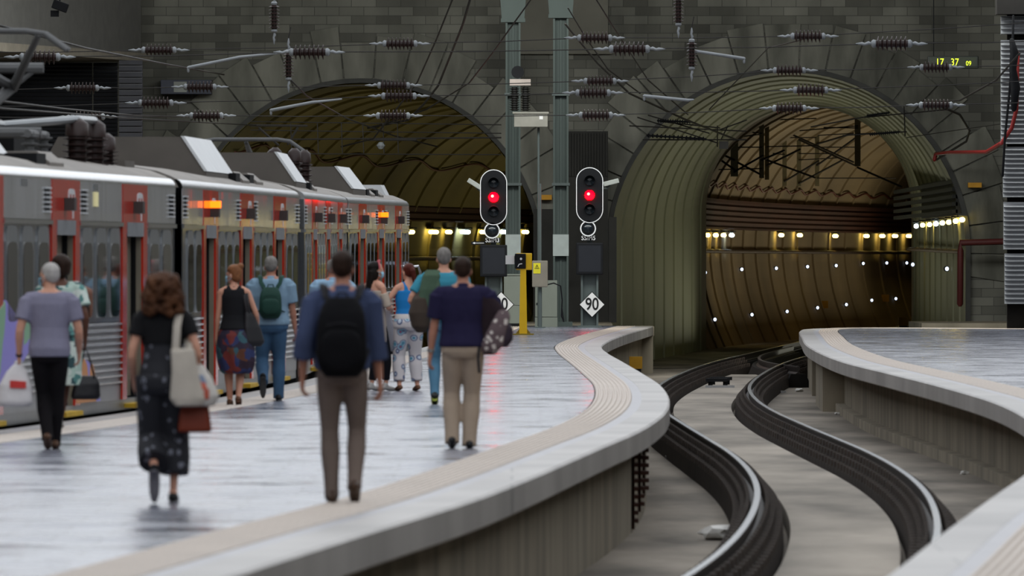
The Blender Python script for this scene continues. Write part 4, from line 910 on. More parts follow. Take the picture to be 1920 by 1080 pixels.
# ------------------------------------------------------------------ tunnel lamps
l_warm = ME('warm_tube', '#ffe27a', 12.0); l_cool = ME('cool_tube', '#e2f8ff', 12.0); l_mark = ME('marker_light', '#d8e6ff', 1.8)
c_hous = M('lamp_housing', '#3a3a36', 0.6)
def tube_lamp(q, n, cool, lab, grp, ln=0.9):
    """q on the wall, n = horizontal direction along the wall"""
    r = empty('tunnel_light', q, 0, lab, 'lamp', grp); n = n.normalized(); a = Vector((-n.y, n.x, 0))
    o = MB().limb([-n * ln / 2, n * ln / 2], 0.07, 10); o.build('tube', l_cool if cool else l_warm, r, smooth=True)
    h = MB(); h.prism([-n * (ln / 2 + 0.1) + Vector((0, 0, 0.1)) - a * 0.12, -n * (ln / 2 + 0.1) + Vector((0, 0, 0.1)) + a * 0.12, n * (ln / 2 + 0.1) + Vector((0, 0, 0.1)) + a * 0.12, n * (ln / 2 + 0.1) + Vector((0, 0, 0.1)) - a * 0.12], (0, 0, 0.06)); h.build('housing', c_hous, r)
ORD = ['first', 'second', 'third', 'fourth', 'fifth', 'sixth', 'seventh', 'eighth', 'ninth', 'tenth', 'eleventh']
for i, px in enumerate((772, 812, 842, 872, 905, 945, 985)):
    q, L = wall_at(pL, -4.45, px, py=435); n = pL.at(L)[1]; t = Vector((-n.y, n.x, 0))
    tube_lamp(q, t, i % 2 == 1 and i != 1 or i == 3, '%s lit tube from the left on the wall of the left tunnel' % ORD[i], 'lit tubes in the left tunnel', 1.5 if px in (812, 872) else 0.8)
for i, px in enumerate((1327, 1342, 1357, 1372, 1465, 1500, 1567, 1625, 1655, 1678, 1704)):
    q, L = wall_at(pR, -4.5, px, py=441 + (px > 1500) * 1.5); n = pR.at(L)[1]
    tube_lamp(q, Vector((-n.y, n.x, 0)), i == 3, '%s lit tube from the left on the far curved wall of the right tunnel' % ORD[i], 'lit tubes on the far wall of the right tunnel', 0.8)
for i, (px, py) in enumerate(((1718, 424), (1730, 422), (1743, 421), (1755, 419.5), (1767, 418), (1779, 416.5), (1792, 414.5), (1804, 412))):
    k = (px - 960) / F; Zl = 12.0; t = 0.5
    for _ in range(30): t = min(1, max(0, t - ((12.02 + 0.81 * t) - k * (285 + 60 * t)) / (0.81 - k * 60)))
    Zl = 285 + 60 * t; tube_lamp(Vector((k * Zl, Zl, EYE - (py - HOR) * Zl / F)), Vector((0.0135, 1, 0)), i in (0, 3), '%s lit tube from the left, close row on the right tunnel jamb' % ORD[i], 'lit tubes on the right jamb', 0.7)
b = MB().box(11.9, 12.35, 286, 310, 2.9, 3.9); 
for i in range(5): b.box(11.8, 11.95, 286, 330, 2.95 + i * 0.2, 3.05 + i * 0.2)
tag(b.build('cable_tray', M('black_tray', '#1c1d1a', 0.6)), 'black cable trays above the close row of lamps on the right jamb', 'cable tray', 'cable trays on the tunnel walls')
tag(MB().tube([(12.0, 285.6, 1.92), (12.55, 338, 2.05)], 0.06).build('water_pipe', M('rusty_pipe', '#5d4a33', 0.6)), 'rusty pipe below the lamp row on the right jamb', 'pipe', 'pipes on the tunnel walls')
def marker(q, lab, row):
    r = empty('marker_lamp', q, 0, lab, 'lamp', row)
    MB().lathe([(0, 0.06), (0.02, 0.06), (0.04, 0.035), (0.05, 0.001)], (0, 0, 0), (0.45, -0.9, 0), 12).build('lens', l_mark, r, smooth=True)
    MB().lathe([(-0.05, 0.08), (0.0, 0.08), (0.015, 0.065)], (0, 0, 0), (0.45, -0.9, 0), 12).build('rim', c_hous, r)
for j, row in enumerate((((1322, 511), (1391, 505), (1455, 503), (1514, 500), (1568, 498), (1619, 494), (1663, 493), (1700, 493)), ((1340, 599), (1410, 590), (1475, 584), (1533, 577), (1587, 571), (1634, 563), (1679, 560)))):
    for i, (px, py) in enumerate(row):
        z = 1.69 - (py - HOR) * 395 / F; d = -4.66 + 0.8 * (max(0, (2.2 - z)) / 3.4) ** 2
        q, L = wall_at(pR, d, px, py=py)
        d = -4.66 + 0.8 * (max(0, (2.2 - q.z)) / 3.4) ** 2; q, L = wall_at(pR, d, px, py=py)
        marker(q, '%s marker light from the left, %s row, deep in the right tunnel' % (ORD[i], ('upper', 'lower')[j]), 'marker lights of the %s row' % ('upper', 'lower')[j])
for px, py, Zl, lab in ((1711, 496, 333, 'small white marker light at the inner end of the right jamb'), (1775, 504, 300, 'small white marker light on the right jamb, under the lamp row'), (1711, 612, 333, 'small white marker light at the foot of the right jamb'), (1056, 518, 283, 'small white light behind the warning box')):
    marker(P(px, py, Zl), lab, 'single marker lights')
for px, py, Zl, lab in ((1545, 571, 400, 'left small yellow box low on the far tunnel wall'), (1660, 559, 415, 'right small yellow box low on the far tunnel wall'), (1693, 603, 350, 'yellow box standing behind the right platform end'), (1192, 680, 245, 'yellow topped box below the left platform end')):
    q = P(px, py, Zl)
    if Zl >= 400:
        q, L = wall_at(pR, -4.35, px, py=py)
    m = MB().box(q.x - 0.15, q.x + 0.15, q.y - 0.1, q.y + 0.12, q.z - 0.14, q.z + 0.14)
    o = m.build('yellow_box', M('dull_yellow_paint', '#a87c16', 0.6)); tag(o, lab, 'box', 'small yellow boxes by the track')
    if Zl < 400: MB().box(q.x - 0.12, q.x + 0.12, q.y - 0.1, q.y + 0.1, BED, q.z - 0.141).build('pedestal', t_blk, o)
# ------------------------------------------------------------------ things lying by the track
for px, py, w, lab in ((1350, 740, 0.62, 'steel bar across the slab left of the right rail'), (1452, 735, 0.5, 'steel bar beyond the right rail by the empty platform'), (1283, 858, 0.55, 'steel bar lying left of the left rail')):
    h = EYE - BED - 0.02; Zb = F * h / (py - HOR); x = (px - 960) * Zb / F
    tag(MB().box(x - w / 2, x + w / 2, Zb - 0.06, Zb + 0.06, BED - 0.001 + (0.17 if px == 1350 else 0), BED + 0.05 + (0.17 if px == 1350 else 0)).build('tie_bar', c_head), lab, 'bar', 'steel bars by the track')
Zb = F * 2.75 / (727 - HOR)
r = empty('point_rack', ((1347 - 960) * Zb / F, Zb, BED + 0.17), 0, 'low black rack standing between the rails near the branch', 'rack')
for i in range(3): MB().box(-0.27 + i * 0.08, 0.2 + i * 0.08, i * 1.6 - 0.1, i * 1.6 + 0.15, 0.1, 0.17).build('bar', t_blk, r); MB().box(-0.22 + i * 0.08, -0.17 + i * 0.08, i * 1.6, i * 1.6 + 0.1, 0, 0.1).build('foot', t_blk, r); MB().box(0.1 + i * 0.08, 0.15 + i * 0.08, i * 1.6, i * 1.6 + 0.1, 0, 0.1).build('foot', t_blk, r)
c_pap = M('white_litter', '#c9c7c3', 0.8, 0, 0.06)
for i, (px, py, w, lab) in enumerate(((1347, 1013, 0.16, 'crumpled white paper beside the left rail in the foreground'), (1735, 846, 0.07, 'crumpled white scrap right of the right rail, nearest of two'), (1570, 778, 0.05, 'crumpled white scrap at the foot of the empty platform wall'), (1356, 998, 0.06, 'tiny white scrap just behind the crumpled paper'), (1498, 735, 0.08, 'white scrap near the first pier of the empty platform'), (1808, 890, 0.05, 'tiny white scrap at the right edge by the empty platform'))):
    Zb = F * (EYE - BED) / (py - HOR); rnd = random.Random(i); m = MB()
    bm = bmesh.new(); bmesh.ops.create_icosphere(bm, subdivisions=2, radius=1)
    for v in bm.verts: f_ = rnd.uniform(0.6, 1.15); v.co = Vector((v.co.x * w * 1.3 * f_, v.co.y * w * 1.2 * f_, max(0, w * 0.45 + v.co.z * w * 0.6 * f_)))
    me = bpy.data.meshes.new('crumpled_paper'); bm.to_mesh(me); bm.free()
    o = link('crumpled_paper', me, c_pap); o.location = ((px - 960) * Zb / F, Zb, BED + 0.002); tag(o, lab, 'litter', 'white litter by the track')
c_rust = M('rusty_iron', '#3a221a', 0.8, 0, 0.3, 5)
for i, (Zb, lab) in enumerate(((113.5, 'rusty toothed strip on the left platform wall, nearest of three'), (117.0, 'rusty toothed strip on the left platform wall, middle of three'), (120.5, 'rusty toothed strip on the left platform wall, farthest of three'))):
    L = ER.Lz(Zb); q, n = ER.at(L); m = MB(); b0 = q + n * -0.28
    m.box(b0.x, b0.x + 0.03, b0.y - 0.12, b0.y + 0.12, BED + 0.03 + 0.1 * i, -0.28)
    for j in range(9): m.box(b0.x + 0.02, b0.x + 0.07, b0.y - 0.2, b0.y + 0.2, BED + 0.1 + 0.1 * i + j * 0.085, BED + 0.14 + 0.1 * i + j * 0.085)
    tag(m.build('rusty_strip', c_rust), lab, 'iron strip', 'rusty strips on the left platform wall')
# ------------------------------------------------------------------ people
def fabric(name, col, var=0.12, bump=1.0): return M(name, col, 0.9, 0, var, 6.0, (1, 1, 0.5), bump, 9.0, spec=0.08)
sk_light = M('skin_light', '#c39079', 0.55, 0, 0.05, 4); sk_tan = M('skin_tan', '#a87560', 0.55, 0, 0.05, 4); sk_dark = M('skin_dark', '#5c3a2c', 0.5, 0, 0.06, 4)
h_blk = M('hair_black', '#17120f', 0.5, 0, 0.3, 30, (1, 1, 0.15), 0.4, 60, spec=0.12); h_dk = M('hair_dark_brown', '#2a1d16', 0.55, 0, 0.3, 30, (1, 1, 0.15), 0.4, 60, spec=0.12)
h_gry = M('hair_grey', '#77736f', 0.6, 0, 0.2, 40, (1, 1, 0.3), 0.4, 60, spec=0.12); h_wht = M('hair_silver', '#a5a19e', 0.6, 0, 0.15, 40, (1, 1, 0.3), 0.4, 60, spec=0.12)
h_cur = M('hair_auburn', '#2f1c12', 0.6, 0, 0.35, 12, (1, 1, 0.5), 0.7, 25, col2='#54341f', spec=0.12); h_red = M('hair_red_brown', '#4a1d14', 0.45, 0, 0.3, 30, (1, 1, 0.12), 0.4, 60, spec=0.12)
h_bun = M('hair_light_brown', '#7c5236', 0.5, 0, 0.3, 25, (1, 1, 1), 0.5, 40, spec=0.12)
m_mask = M('blue_face_mask', '#8fc0d6', 0.8, 0, 0.05); m_eye = M('eye_white', '#d8d4d0', 0.3, 0, 0.02); m_iris = M('dark_iris', '#1d1512', 0.2, 0, 0.02)
X = Vector((1, 0, 0)); Y = Vector((0, 1, 0)); Zv = Vector((0, 0, 1))
def two_bone(a, c, l1, l2, hint):
    d = c - a; L = min(d.length, (l1 + l2) * 0.999); d.normalize(); c = a + d * L
    x = (l1 * l1 - l2 * l2 + L * L) / (2 * L); h = math.sqrt(max(0.0, l1 * l1 - x * x))
    hh = Vector(hint) - d * Vector(hint).dot(d); hh.normalize(); return a + d * x + hh * h, c
TORSO_M = [(0.82, .115, .09, -.012), (0.88, .165, .115, -.018), (0.96, .172, .125, -.018), (1.05, .158, .112, -.005), (1.15, .155, .108, .004), (1.27, .172, .118, .004), (1.37, .185, .112, -.008), (1.44, .165, .088, -.014), (1.49, .095, .066, -.012), (1.52, .06, .056, -.005)]
TORSO_F = [(0.82, .115, .09, -.015), (0.88, .172, .122, -.024), (0.95, .176, .128, -.026), (1.05, .148, .104, -.006), (1.13, .132, .094, .002), (1.25, .148, .112, .012), (1.36, .158, .104, .0), (1.43, .142, .08, -.012), (1.48, .08, .06, -.012), (1.51, .05, .05, -.005)]
class Person:
    def __init__(s, x, y, H, label, fem=False, rz=0.0, la=None, ra=None, lw=None, rw=None, lelb=(-.35, -1, 0), relb=(.35, -1, 0), skin=None, fat=1.0, yaw=0.0, lean=0.0, pitch=0.0, lp=0.0, rp=0.0, sh=None, palm=None, bare=False):
        s.bare = bare
        s.root = empty('person', (x, y, 0), rz, label, 'person'); s.k = H / 1.75; s.fem = fem; s.skin = skin or sk_light; s.fat = fat; s.lean = lean
        s.torso = TORSO_F if fem else TORSO_M
        hx = .088; s.sh = sh or (.168 if fem else .195)
        s.la = Vector(la or (-.085, .0, 0)); s.ra = Vector(ra or (.085, .0, 0)); s.lp = lp; s.rp = rp
        s.foot = {}
        for nm, a, p in (('l', s.la, lp), ('r', s.ra, rp)):
            t = math.radians(p); c, n = math.cos(t), math.sin(t)
            R = lambda yy, zz: Vector((0, yy * c + zz * n, -yy * n + zz * c))
            pts = [R(-.065, -.07), R(-.04, -.045), R(.05, -.05), R(.13, -.066), R(.185, -.074)]
            low = min(q.z for q in pts) - 0.012
            lift = a.z; ank = Vector((a.x, a.y, lift - low)); s.foot[nm] = (ank, [ank + q for q in pts])
        hz = 0.905
        for nm, sg in (('l', -1), ('r', 1)):
            hip = Vector((sg * hx, 0, hz)); d = (s.foot[nm][0] - hip).length
            if d > .838: hz = min(hz, s.foot[nm][0].z + math.sqrt(max(0, .838 ** 2 - (s.foot[nm][0].x - sg * hx) ** 2 - s.foot[nm][0].y ** 2)))
        s.drop = 0.905 - hz
        s.leg = {}
        for nm, sg in (('l', -1), ('r', 1)):
            hip = Vector((sg * hx, 0, hz)); kn, an = two_bone(hip, s.foot[nm][0], .43, .41, (sg * .08, 1, 0)); s.leg[nm] = (hip, kn, an)
        s.arm = {}
        for nm, sg, w, hint in (('l', -1, lw, lelb), ('r', 1, rw, relb)):
            sp = s.tp(Vector((sg * s.sh, -.012, 1.405)))
            w = Vector(w or (sg * (s.sh + .06), .03, .86)); el, wr = two_bone(sp, w, .29, .255, hint); s.arm[nm] = (sp, el, wr)
        s.hc = s.tp(Vector((0, .012, 1.525))); s.yaw = yaw; s.pitch = pitch
        s.HM = Matrix.Translation(s.hc) @ Matrix.Rotation(math.radians(yaw), 4, 'Z') @ Matrix.Rotation(math.radians(pitch), 4, 'X')
        s.palm = palm or {}; s.make_body()
    def tp(s, v):
        """lean the upper body and drop it with the hips"""
        v = Vector(v); t = math.radians(s.lean); dz = v.z - .95
        if dz > 0: v = Vector((v.x, v.y + dz * math.sin(t), .95 + dz * math.cos(t)))
        v.z -= s.drop; return v
    def out(s, mb_or_me, name, mat, vox=None, sm=3, parent=None, smooth=True, label=None):
        if isinstance(mb_or_me, MB): me = remesh(mb_or_me, name, vox, sm) if vox else mb_or_me.mesh(name, smooth)
        else: me = mb_or_me
        me.transform(Matrix.Scale(s.k, 4)); return link(name, me, mat, parent or s.root, label)
    def torso_rings(s, z0, z1, e=0.0, flare=0.0):
        T = s.torso; L = []
        def at(z):
            for a, b in zip(T, T[1:]):
                if a[0] <= z <= b[0]:
                    t = (z - a[0]) / (b[0] - a[0]); return [a[i] + (b[i] - a[i]) * t for i in range(4)]
            return list(T[0] if z < T[0][0] else T[-1])
        zz = [z0] + [t[0] for t in T if z0 + .01 < t[0] < z1 - .01] + [z1]
        for z in zz:
            q = at(z); f = s.fat if z < 1.35 else 1 + (s.fat - 1) * .4
            L.append((s.tp((0, q[3], z)), X * (q[1] * f + e + flare), Y * (q[2] * f + e + flare)))
        return L
    def arm_pts(s, nm, t0, t1):
        sp, el, wr = s.arm[nm]; tot = .545; P_ = []; Rm = []
        prof = [(0, .058), (.12, .052), (.4, .043), (.53, .04), (.65, .042), (.8, .034), (1, .026)] if not s.fem else [(0, .047), (.12, .043), (.4, .036), (.53, .034), (.65, .035), (.8, .028), (1, .022)]
        def pos0(t):
            return sp.lerp(el, t / .532) if t < .532 else el.lerp(wr, (t - .532) / .468)
        def pos(t):
            return pos0(t) if not .06 < t < .94 else (pos0(t - .06) + pos0(t + .06) + pos0(t) * 2) / 4
        def rad(t):
            for a, b in zip(prof, prof[1:]):
                if a[0] <= t <= b[0]: return a[1] + (b[1] - a[1]) * (t - a[0]) / (b[0] - a[0])
            return prof[-1][1]
        n = 9
        for i in range(n + 1):
            t = t0 + (t1 - t0) * i / n; P_.append(pos(t)); Rm.append(rad(t))
        return P_, Rm
    def leg_pts(s, nm, t1=1.0):
        hip, kn, an = s.leg[nm]; P_ = []; R = []
        prof = [(0, .088), (.15, .084), (.35, .066), (.5, .054), (.6, .056), (.68, .057), (.85, .042), (1, .035)]
        n = 11
        for i in range(n + 1):
            t = t1 * i / n; c0 = lambda t: hip.lerp(kn, t / .51) if t < .51 else kn.lerp(an, (t - .51) / .49)
            P_.append(c0(t) if not .08 < t < .94 else (c0(t - .08) + c0(t - .04) * 2 + c0(t) * 2 + c0(t + .04) * 2 + c0(t + .08)) / 8); t = min(t, 1)
            for a, b in zip(prof, prof[1:]):
                if a[0] <= t <= b[0]: R.append((a[1] + (b[1] - a[1]) * (t - a[0]) / (b[0] - a[0])) * (1 + (s.fat - 1) * .6)); break
        return P_, R
    def make_body(s):
        m = MB(); m.loft(s.torso_rings(.84, 1.52, -.004), 20)
        for nm, sg in (('l', -1), ('r', 1)):
            p, r = s.arm_pts(nm, 0, 1); m.limb(p, r, 12)
            sp = s.arm[nm][0]; m.limb([s.tp((sg * .08, -.012, 1.44)), sp], [.062, .052], 12)
            p, r = s.leg_pts(nm); m.limb(p, [q if s.bare else q * .8 for q in r], 14)
            f = s.foot[nm][1]; m.limb([f[0] + Vector((0, 0, .03)), f[1] + Vector((0, 0, .015)), f[2], f[3], f[4]], [.028, .034, .035, .032, .018], 10, 0.75); m.limb([s.foot[nm][0], f[1]], [.034, .034], 10)
        m.limb([s.tp((0, -.012, 1.47)), s.hc + Vector((0, 0, .07))], [.056, .052] if not s.fem else [.046, .044], 14)
        hr = [(0.0, .028, .03, .058), (.015, .045, .05, .046), (.05, .058, .075, .022), (.095, .068, .091, .006), (.14, .074, .098, -.002), (.185, .066, .088, -.006), (.212, .045, .06, -.008), (.225, .015, .02, -.008)]
        m.loft([(s.HM @ Vector((0, y, z)), s.HM.to_3x3() @ X * rx, s.HM.to_3x3() @ Y * ry) for z, rx, ry, y in hr], 20)
        R3 = s.HM.to_3x3().to_4x4()
        for c, r in (((0, .105, .083), (.014, .018, .02)), ((0, .1, .1), (.011, .012, .03)), ((0, .09, .045), (.024, .014, .009)), ((-.076, -.008, .09), (.009, .02, .031)), ((.076, -.008, .09), (.009, .02, .031)), ((-.03, .088, .122), (.03, .012, .01)), ((.03, .088, .122), (.03, .012, .01))):
            m.ell(s.HM @ Vector(c), *r, 10, 7, R3)
        pal = {}
        for nm, sg in (('l', -1), ('r', 1)):
            sp, el, wr = s.arm[nm]; d = (wr - el).normalized()
            nrm = Vector(s.palm.get(nm, (-sg, .25, 0))); nrm = (nrm - d * nrm.dot(d)).normalized(); w = d.cross(nrm).normalized()
            if w.y < 0: w = -w
            kn = wr + d * .088
            m.loft([(wr - d * .01, w * .026, nrm * .02), (wr + d * .03, w * .036, nrm * .019), (wr + d * .065, w * .042, nrm * .016), (kn + d * .004, w * .038, nrm * .012)], 12)
            pal[nm] = (wr, d, nrm, w, kn)
        me = remesh(m, 'body', .0085 / s.k if s.k > 1 else .0085, 3)
        f = MB()
        for nm in ('l', 'r'):
            wr, d, nrm, w, kn = pal[nm]; curl = s.palm.get(nm + 'c', 22)
            for i, (off, ln) in enumerate(((.031, .07), (.0105, .08), (-.0105, .074), (-.031, .056))):
                p = kn + w * off - d * .012; dd = d.copy(); pts = [p]; a = math.radians(8 + 2 * i)
                for j, fr in enumerate((.42, .33, .25)):
                    dd = (d * math.cos(a) + nrm * math.sin(a) + w * off * .9).normalized(); p = p + dd * (ln + .012) * fr; pts.append(p); a += math.radians(curl + 3 * i)
                f.limb(pts, [.0092, .0086, .0078, .006], 8)
            b = wr + d * .03 + w * .03; t1 = (d * .72 + w * .62 + nrm * .25).normalized(); t2 = (d * .9 + w * .2 + nrm * .35).normalized()
            f.limb([b, b + t1 * .04, b + t1 * .04 + t2 * .034], [.0125, .0105, .007], 8)
        bm = bmesh.new(); bm.from_mesh(me); fm = f.mesh('fingers', True); bm.from_mesh(fm); bm.to_mesh(me); bm.free(); bpy.data.meshes.remove(fm)
        me.polygons.foreach_set('use_smooth', [True] * len(me.polygons)); s.pal = pal
        s.body = s.out(me, 'body', s.skin)
        e = MB(); i = MB()
        for sx in (-1, 1):
            e.ell(s.HM @ Vector((sx * .032, .083, .108)), .013, .012, .011, 10, 7)
            i.ell(s.HM @ Vector((sx * .032, .0935, .108)), .006, .004, .006, 8, 5)
        s.out(e, 'eyes', m_eye); s.out(i, 'irises', m_iris)
    # clothing -----------------------------------------------------------
    def top(s, mat, z0=.93, z1=1.475, sleeve=.5, e=.016, es=.018, name='shirt', flare=0.004, vox=.011, strap=False, cuff=False, col=False):
        m = MB(); m.loft(s.torso_rings(z0, z1, e, flare), 22)
        for nm, sg in (('l', -1), ('r', 1)):
            sp = s.arm[nm][0]
            if sleeve > 0:
                p, r = s.arm_pts(nm, 0, sleeve); r = [q + es + .006 * i / len(r) for i, q in enumerate(r)]; m.limb(p, r, 14, 1.0, False)
                m.limb([s.tp((sg * .07, -.012, 1.425)), sp], [.074, .05 + es], 14)
                if cuff:
                    a, b = p[-2], p[-1]; m.limb([b - (b - a) * .6, b + (b - a) * .5], [r[-1] + .006] * 2, 14, 1, False)
            elif strap: m.limb([s.tp((sg * .04, -.085, 1.33)), s.tp((sg * .055, -.075, 1.42)), s.tp((sg * .075, -.03, 1.485)), s.tp((sg * .08, .06, 1.42)), s.tp((sg * .08, .09, 1.34))], [.034, .03, .026, .026, .03], 8)
            else: m.limb([s.tp((sg * .05, -.012, 1.425)), s.tp((sg * .115, -.012, 1.415))], [.08, .068], 12)
        if col: m.limb([s.tp((0, -.015, 1.46)), s.tp((0, -.008, 1.51))], [.078, .068], 14, 1, False)
        return s.out(m, name, mat, vox)
    def trousers(s, mat, e=.014, hem=.02, t1=.95, z1=1.0, name='trousers', vox=.011, belt=None):
        m = MB(); m.loft(s.torso_rings(.83, z1, e + .002), 22)
        for nm in ('l', 'r'):
            p, r = s.leg_pts(nm, t1); n = len(r); r = [q + e + hem * (i / n) ** 1.5 for i, q in enumerate(r)]; m.limb(p, r, 16, 1, False)
        o = s.out(m, name, mat, vox)
        if belt: b = MB(); b.loft(s.torso_rings(z1 - .035, z1 + .002, e + .007), 22); s.out(b, 'belt', belt)
        return o
    def skirt(s, mat, prof, name='skirt', vox=.012, wav=.0):
        """prof: (z, rx, ry, x, y)"""
        m = MB(); R = []
        for i, (z, rx, ry, x, y) in enumerate(prof):
            ring = []
            for j in range(40):
                t = 2 * math.pi * j / 40; w = 1 + wav * (i / len(prof)) * math.sin(t * 9 + z * 7)
                ring.append(Vector((x + rx * w * math.cos(t), y + ry * w * math.sin(t), z - s.drop)))
            R.append(ring)
        m.rings(R); return s.out(m, name, mat, vox)
    def shoes(s, mat, sole=None, low=False):
        for nm in ('l', 'r'):
            f = s.foot[nm][1]; m = MB(); up = Vector((0, 0, .012))
            m.limb([f[0] + Vector((0, -.004, .028)), f[1] + Vector((0, 0, .012)), f[2], f[3], f[4]], [.036, .042, .044, .04, .026], 12, .8)
            if not low: m.limb([s.foot[nm][0] + Vector((0, -.005, 0.0)), f[1]], [.042, .042], 12)
            o = s.out(m, 'shoe', mat, .009, 2)
            if sole:
                b = MB(); dn = (f[1] - s.foot[nm][0]).normalized(); 
                b.limb([q + Vector((0, 0, -.016)) if abs(s.lp if nm == 'l' else s.rp) < 30 else q + Vector((0, -.02, -.004)) for q in f], [.03, .036, .04, .038, .024], 12, .4); s.out(b, 'sole', sole, None, 0, o)
    def hair(s, mat, style='short', **kw):
        m = MB(); R3 = s.HM.to_3x3().to_4x4()
        def E(c, r): m.ell(s.HM @ Vector(c), *r, 18, 11, R3)
        E((0, -.018, .15), (.081, .097, .085)); E((0, -.032, .12), (.079, .08, .08)); E((0, -.055, .085), (.06, .042, .045))
        if style == 'curly':
            rnd = random.Random(2)
            for i in range(220):
                t = rnd.uniform(0, 6.283); z = rnd.uniform(-.09, .2); R = .132 if z < .1 else .132 * math.sqrt(max(0.05, 1 - ((z - .1) / .135) ** 2))
                y = math.sin(t) * R * .95 - .04
                if y > .05 and z < .17 and abs(math.cos(t)) < .75: continue
                E((math.cos(t) * R * (1.12 if z < .08 else 1), y, z), [rnd.uniform(.018, .03)] * 3)
            E((0, -.05, .04), (.145, .1, .15)); E((0, -.025, .13), (.138, .118, .112))
        elif style == 'afro':
            E((0, -.03, .14), (.105, .118, .11)); E((0, -.05, .09), (.095, .09, .09))
        elif style == 'bun':
            E((.03, -.075, .215), (.046, .045, .042)); E((0, -.04, .08), (.074, .072, .07)); E((0, -.005, .17), (.084, .1, .072))
        elif style == 'long':
            for i in range(9): E((.0, -.065 - .004 * i, .08 - .035 * i), (.088 - .003 * i, .05, .05))
            for sx in (-1, 1): E((sx * .066, -.03, .06), (.024, .055, .09))
        elif style == 'pony':
            for i in range(9): E((.006 * i, -.115 - .012 * math.sin(i * .35), .12 - .032 * i), (.042 - .002 * i, .034, .034))
            E((0, -.1, .14), (.04, .04, .035))
        return s.out(m, 'hair', mat, .009, 2)
    def mask(s):
        m = MB(); R3 = s.HM.to_3x3(); R = []
        for z, r, yo in ((.006, .05, .06), (.03, .064, .062), (.06, .072, .058), (.088, .073, .05)):
            R.append([s.HM @ Vector((r * math.cos(t), (r * .86) * math.sin(t) + yo - .018 + .012, z)) for t in [math.radians(8 + 164 * j / 16) for j in range(17)]])
        m2 = MB(); m2.rings(R, False, False); me = m2.mesh('face_mask', True)
        o = s.out(me, 'face_mask', m_mask); md = o.modifiers.new('thickness', 'SOLIDIFY'); md.thickness = .004; md.offset = 1
        st = MB()
        for sx in (-1, 1): st.tube([s.HM @ Vector((sx * .07, .05, .08)), s.HM @ Vector((sx * .081, -.02, .1))], .003, 6); st.tube([s.HM @ Vector((sx * .06, .06, .02)), s.HM @ Vector((sx * .081, -.02, .07))], .003, 6)
        s.out(st, 'mask_strap', m_mask, None, 0, o)
    def w(s, v):
        """world point of a local body point"""
        return s.root.matrix_basis @ (Vector(v) * s.k)
    def thing(s, name, label, cat):
        o = empty(name, s.root.location, s.root.rotation_euler.z, label, cat); return o
def at_px(px, foot): q = ground(px, foot); return q.x, q.y
m_strap = M('black_webbing', '#15151a', 0.8, 0, 0.1)
def backpack(p, name, label, mat, smat, w, z0, z1, d, lift=0.0, pocket=True, zx=0.0):
    r = p.thing(name, label, 'backpack'); yb = -.125 * p.fat - .018; m = MB()
    T = lambda x, y, z: p.tp((x, y, z)) * p.k
    L = []; n = 28
    for i in range(11):
        t = i / 10; z = z0 + (z1 - z0) * t; f = (1 - abs(2 * t - 1) ** 4 * .38); f2 = (1 - abs(2 * t - 1) ** 3 * .45) * (1.15 - .35 * t)
        ring = []
        for j in range(n):
            a = 2 * math.pi * j / n; ca, sa = math.cos(a), math.sin(a); sgn = lambda v: math.copysign(abs(v) ** .6, v)
            ring.append(T(zx + w * f * sgn(ca) * (1.08 - .16 * t), yb - d * f2 * .5 + d * .5 * f2 * sgn(sa), z))
        L.append(ring)
    m.rings(L); me = remesh(m, name + '_bag', .012, 3); link('bag', me, mat, r)
    if pocket:
        m = MB(); L = []
        for i in range(7):
            t = i / 6; z = z0 + .05 + (z1 - z0) * .5 * t; f = 1 - abs(2 * t - 1) ** 4 * .4
            L.append([T(zx + w * .8 * f * math.copysign(abs(math.cos(2 * math.pi * j / n)) ** .6, math.cos(2 * math.pi * j / n)), yb - d * 1.02 + .035 * f * math.copysign(abs(math.sin(2 * math.pi * j / n)) ** .6, math.sin(2 * math.pi * j / n)) - .01, z) for j in range(n)])
        m.rings(L); link('front_pocket', remesh(m, name + '_pocket', .01, 3), mat, r)
        zp = z0 + .05 + (z1 - z0) * .5; link('zip', MB().tube([T(zx + w * .62 * a, yb - d * 1.05, zp + .03 + .02 * (1 - a * a)) for a in (-1, -.5, 0, .5, 1)], .005, 6).mesh('zip', True), smat, r)
    for sx in (-1, 1):
        pts = [(sx * w * .5, yb - .02, z1 - .05), (sx * w * .62, yb + .0, z1 + .0), (sx * .108, -.128, 1.425), (sx * .122, -.085, 1.482), (sx * .128, -.02, 1.508), (sx * .13, .06, 1.478), (sx * .13, .128, 1.36), (sx * .15, .125, 1.22), (sx * .178, .06, 1.12), (sx * .185, -.05, 1.07), (sx * w * .9, yb - .02, z0 + .1)]
        me = MB().limb([T(*q) for q in pts], [.026, .03, .034, .034, .034, .032, .028, .022, .014, .012, .012], 10, .45).mesh('shoulder_strap', True); link('shoulder_strap', me, smat, r)
    link('carry_loop', MB().tube([T(zx - .04, yb - .02, z1 - .01), T(zx - .03, yb - .03, z1 + .03), T(zx + .03, yb - .03, z1 + .03), T(zx + .04, yb - .02, z1 - .01)], .008, 6).mesh('carry_loop', True), smat, r)
    return r
def pouch(root, name, mat, rings, vox=.012, sm=3, n=28, sq=.6):
    """soft bag from (centre, half width vector, half depth vector)"""
    m = MB(); R = []
    for c, u, v in rings:
        R.append([Vector(c) + Vector(u) * math.copysign(abs(math.cos(2 * math.pi * j / n)) ** sq, math.cos(2 * math.pi * j / n)) + Vector(v) * math.copysign(abs(math.sin(2 * math.pi * j / n)) ** sq, math.sin(2 * math.pi * j / n)) for j in range(n)])
    m.rings(R); me = remesh(m, name, vox, sm); return link(name, me, mat, root)
def straps(root, name, mat, pts, r=.012, flat=.5):
    return link(name, MB().limb(pts, r, 8, flat).mesh(name, True), mat, root)

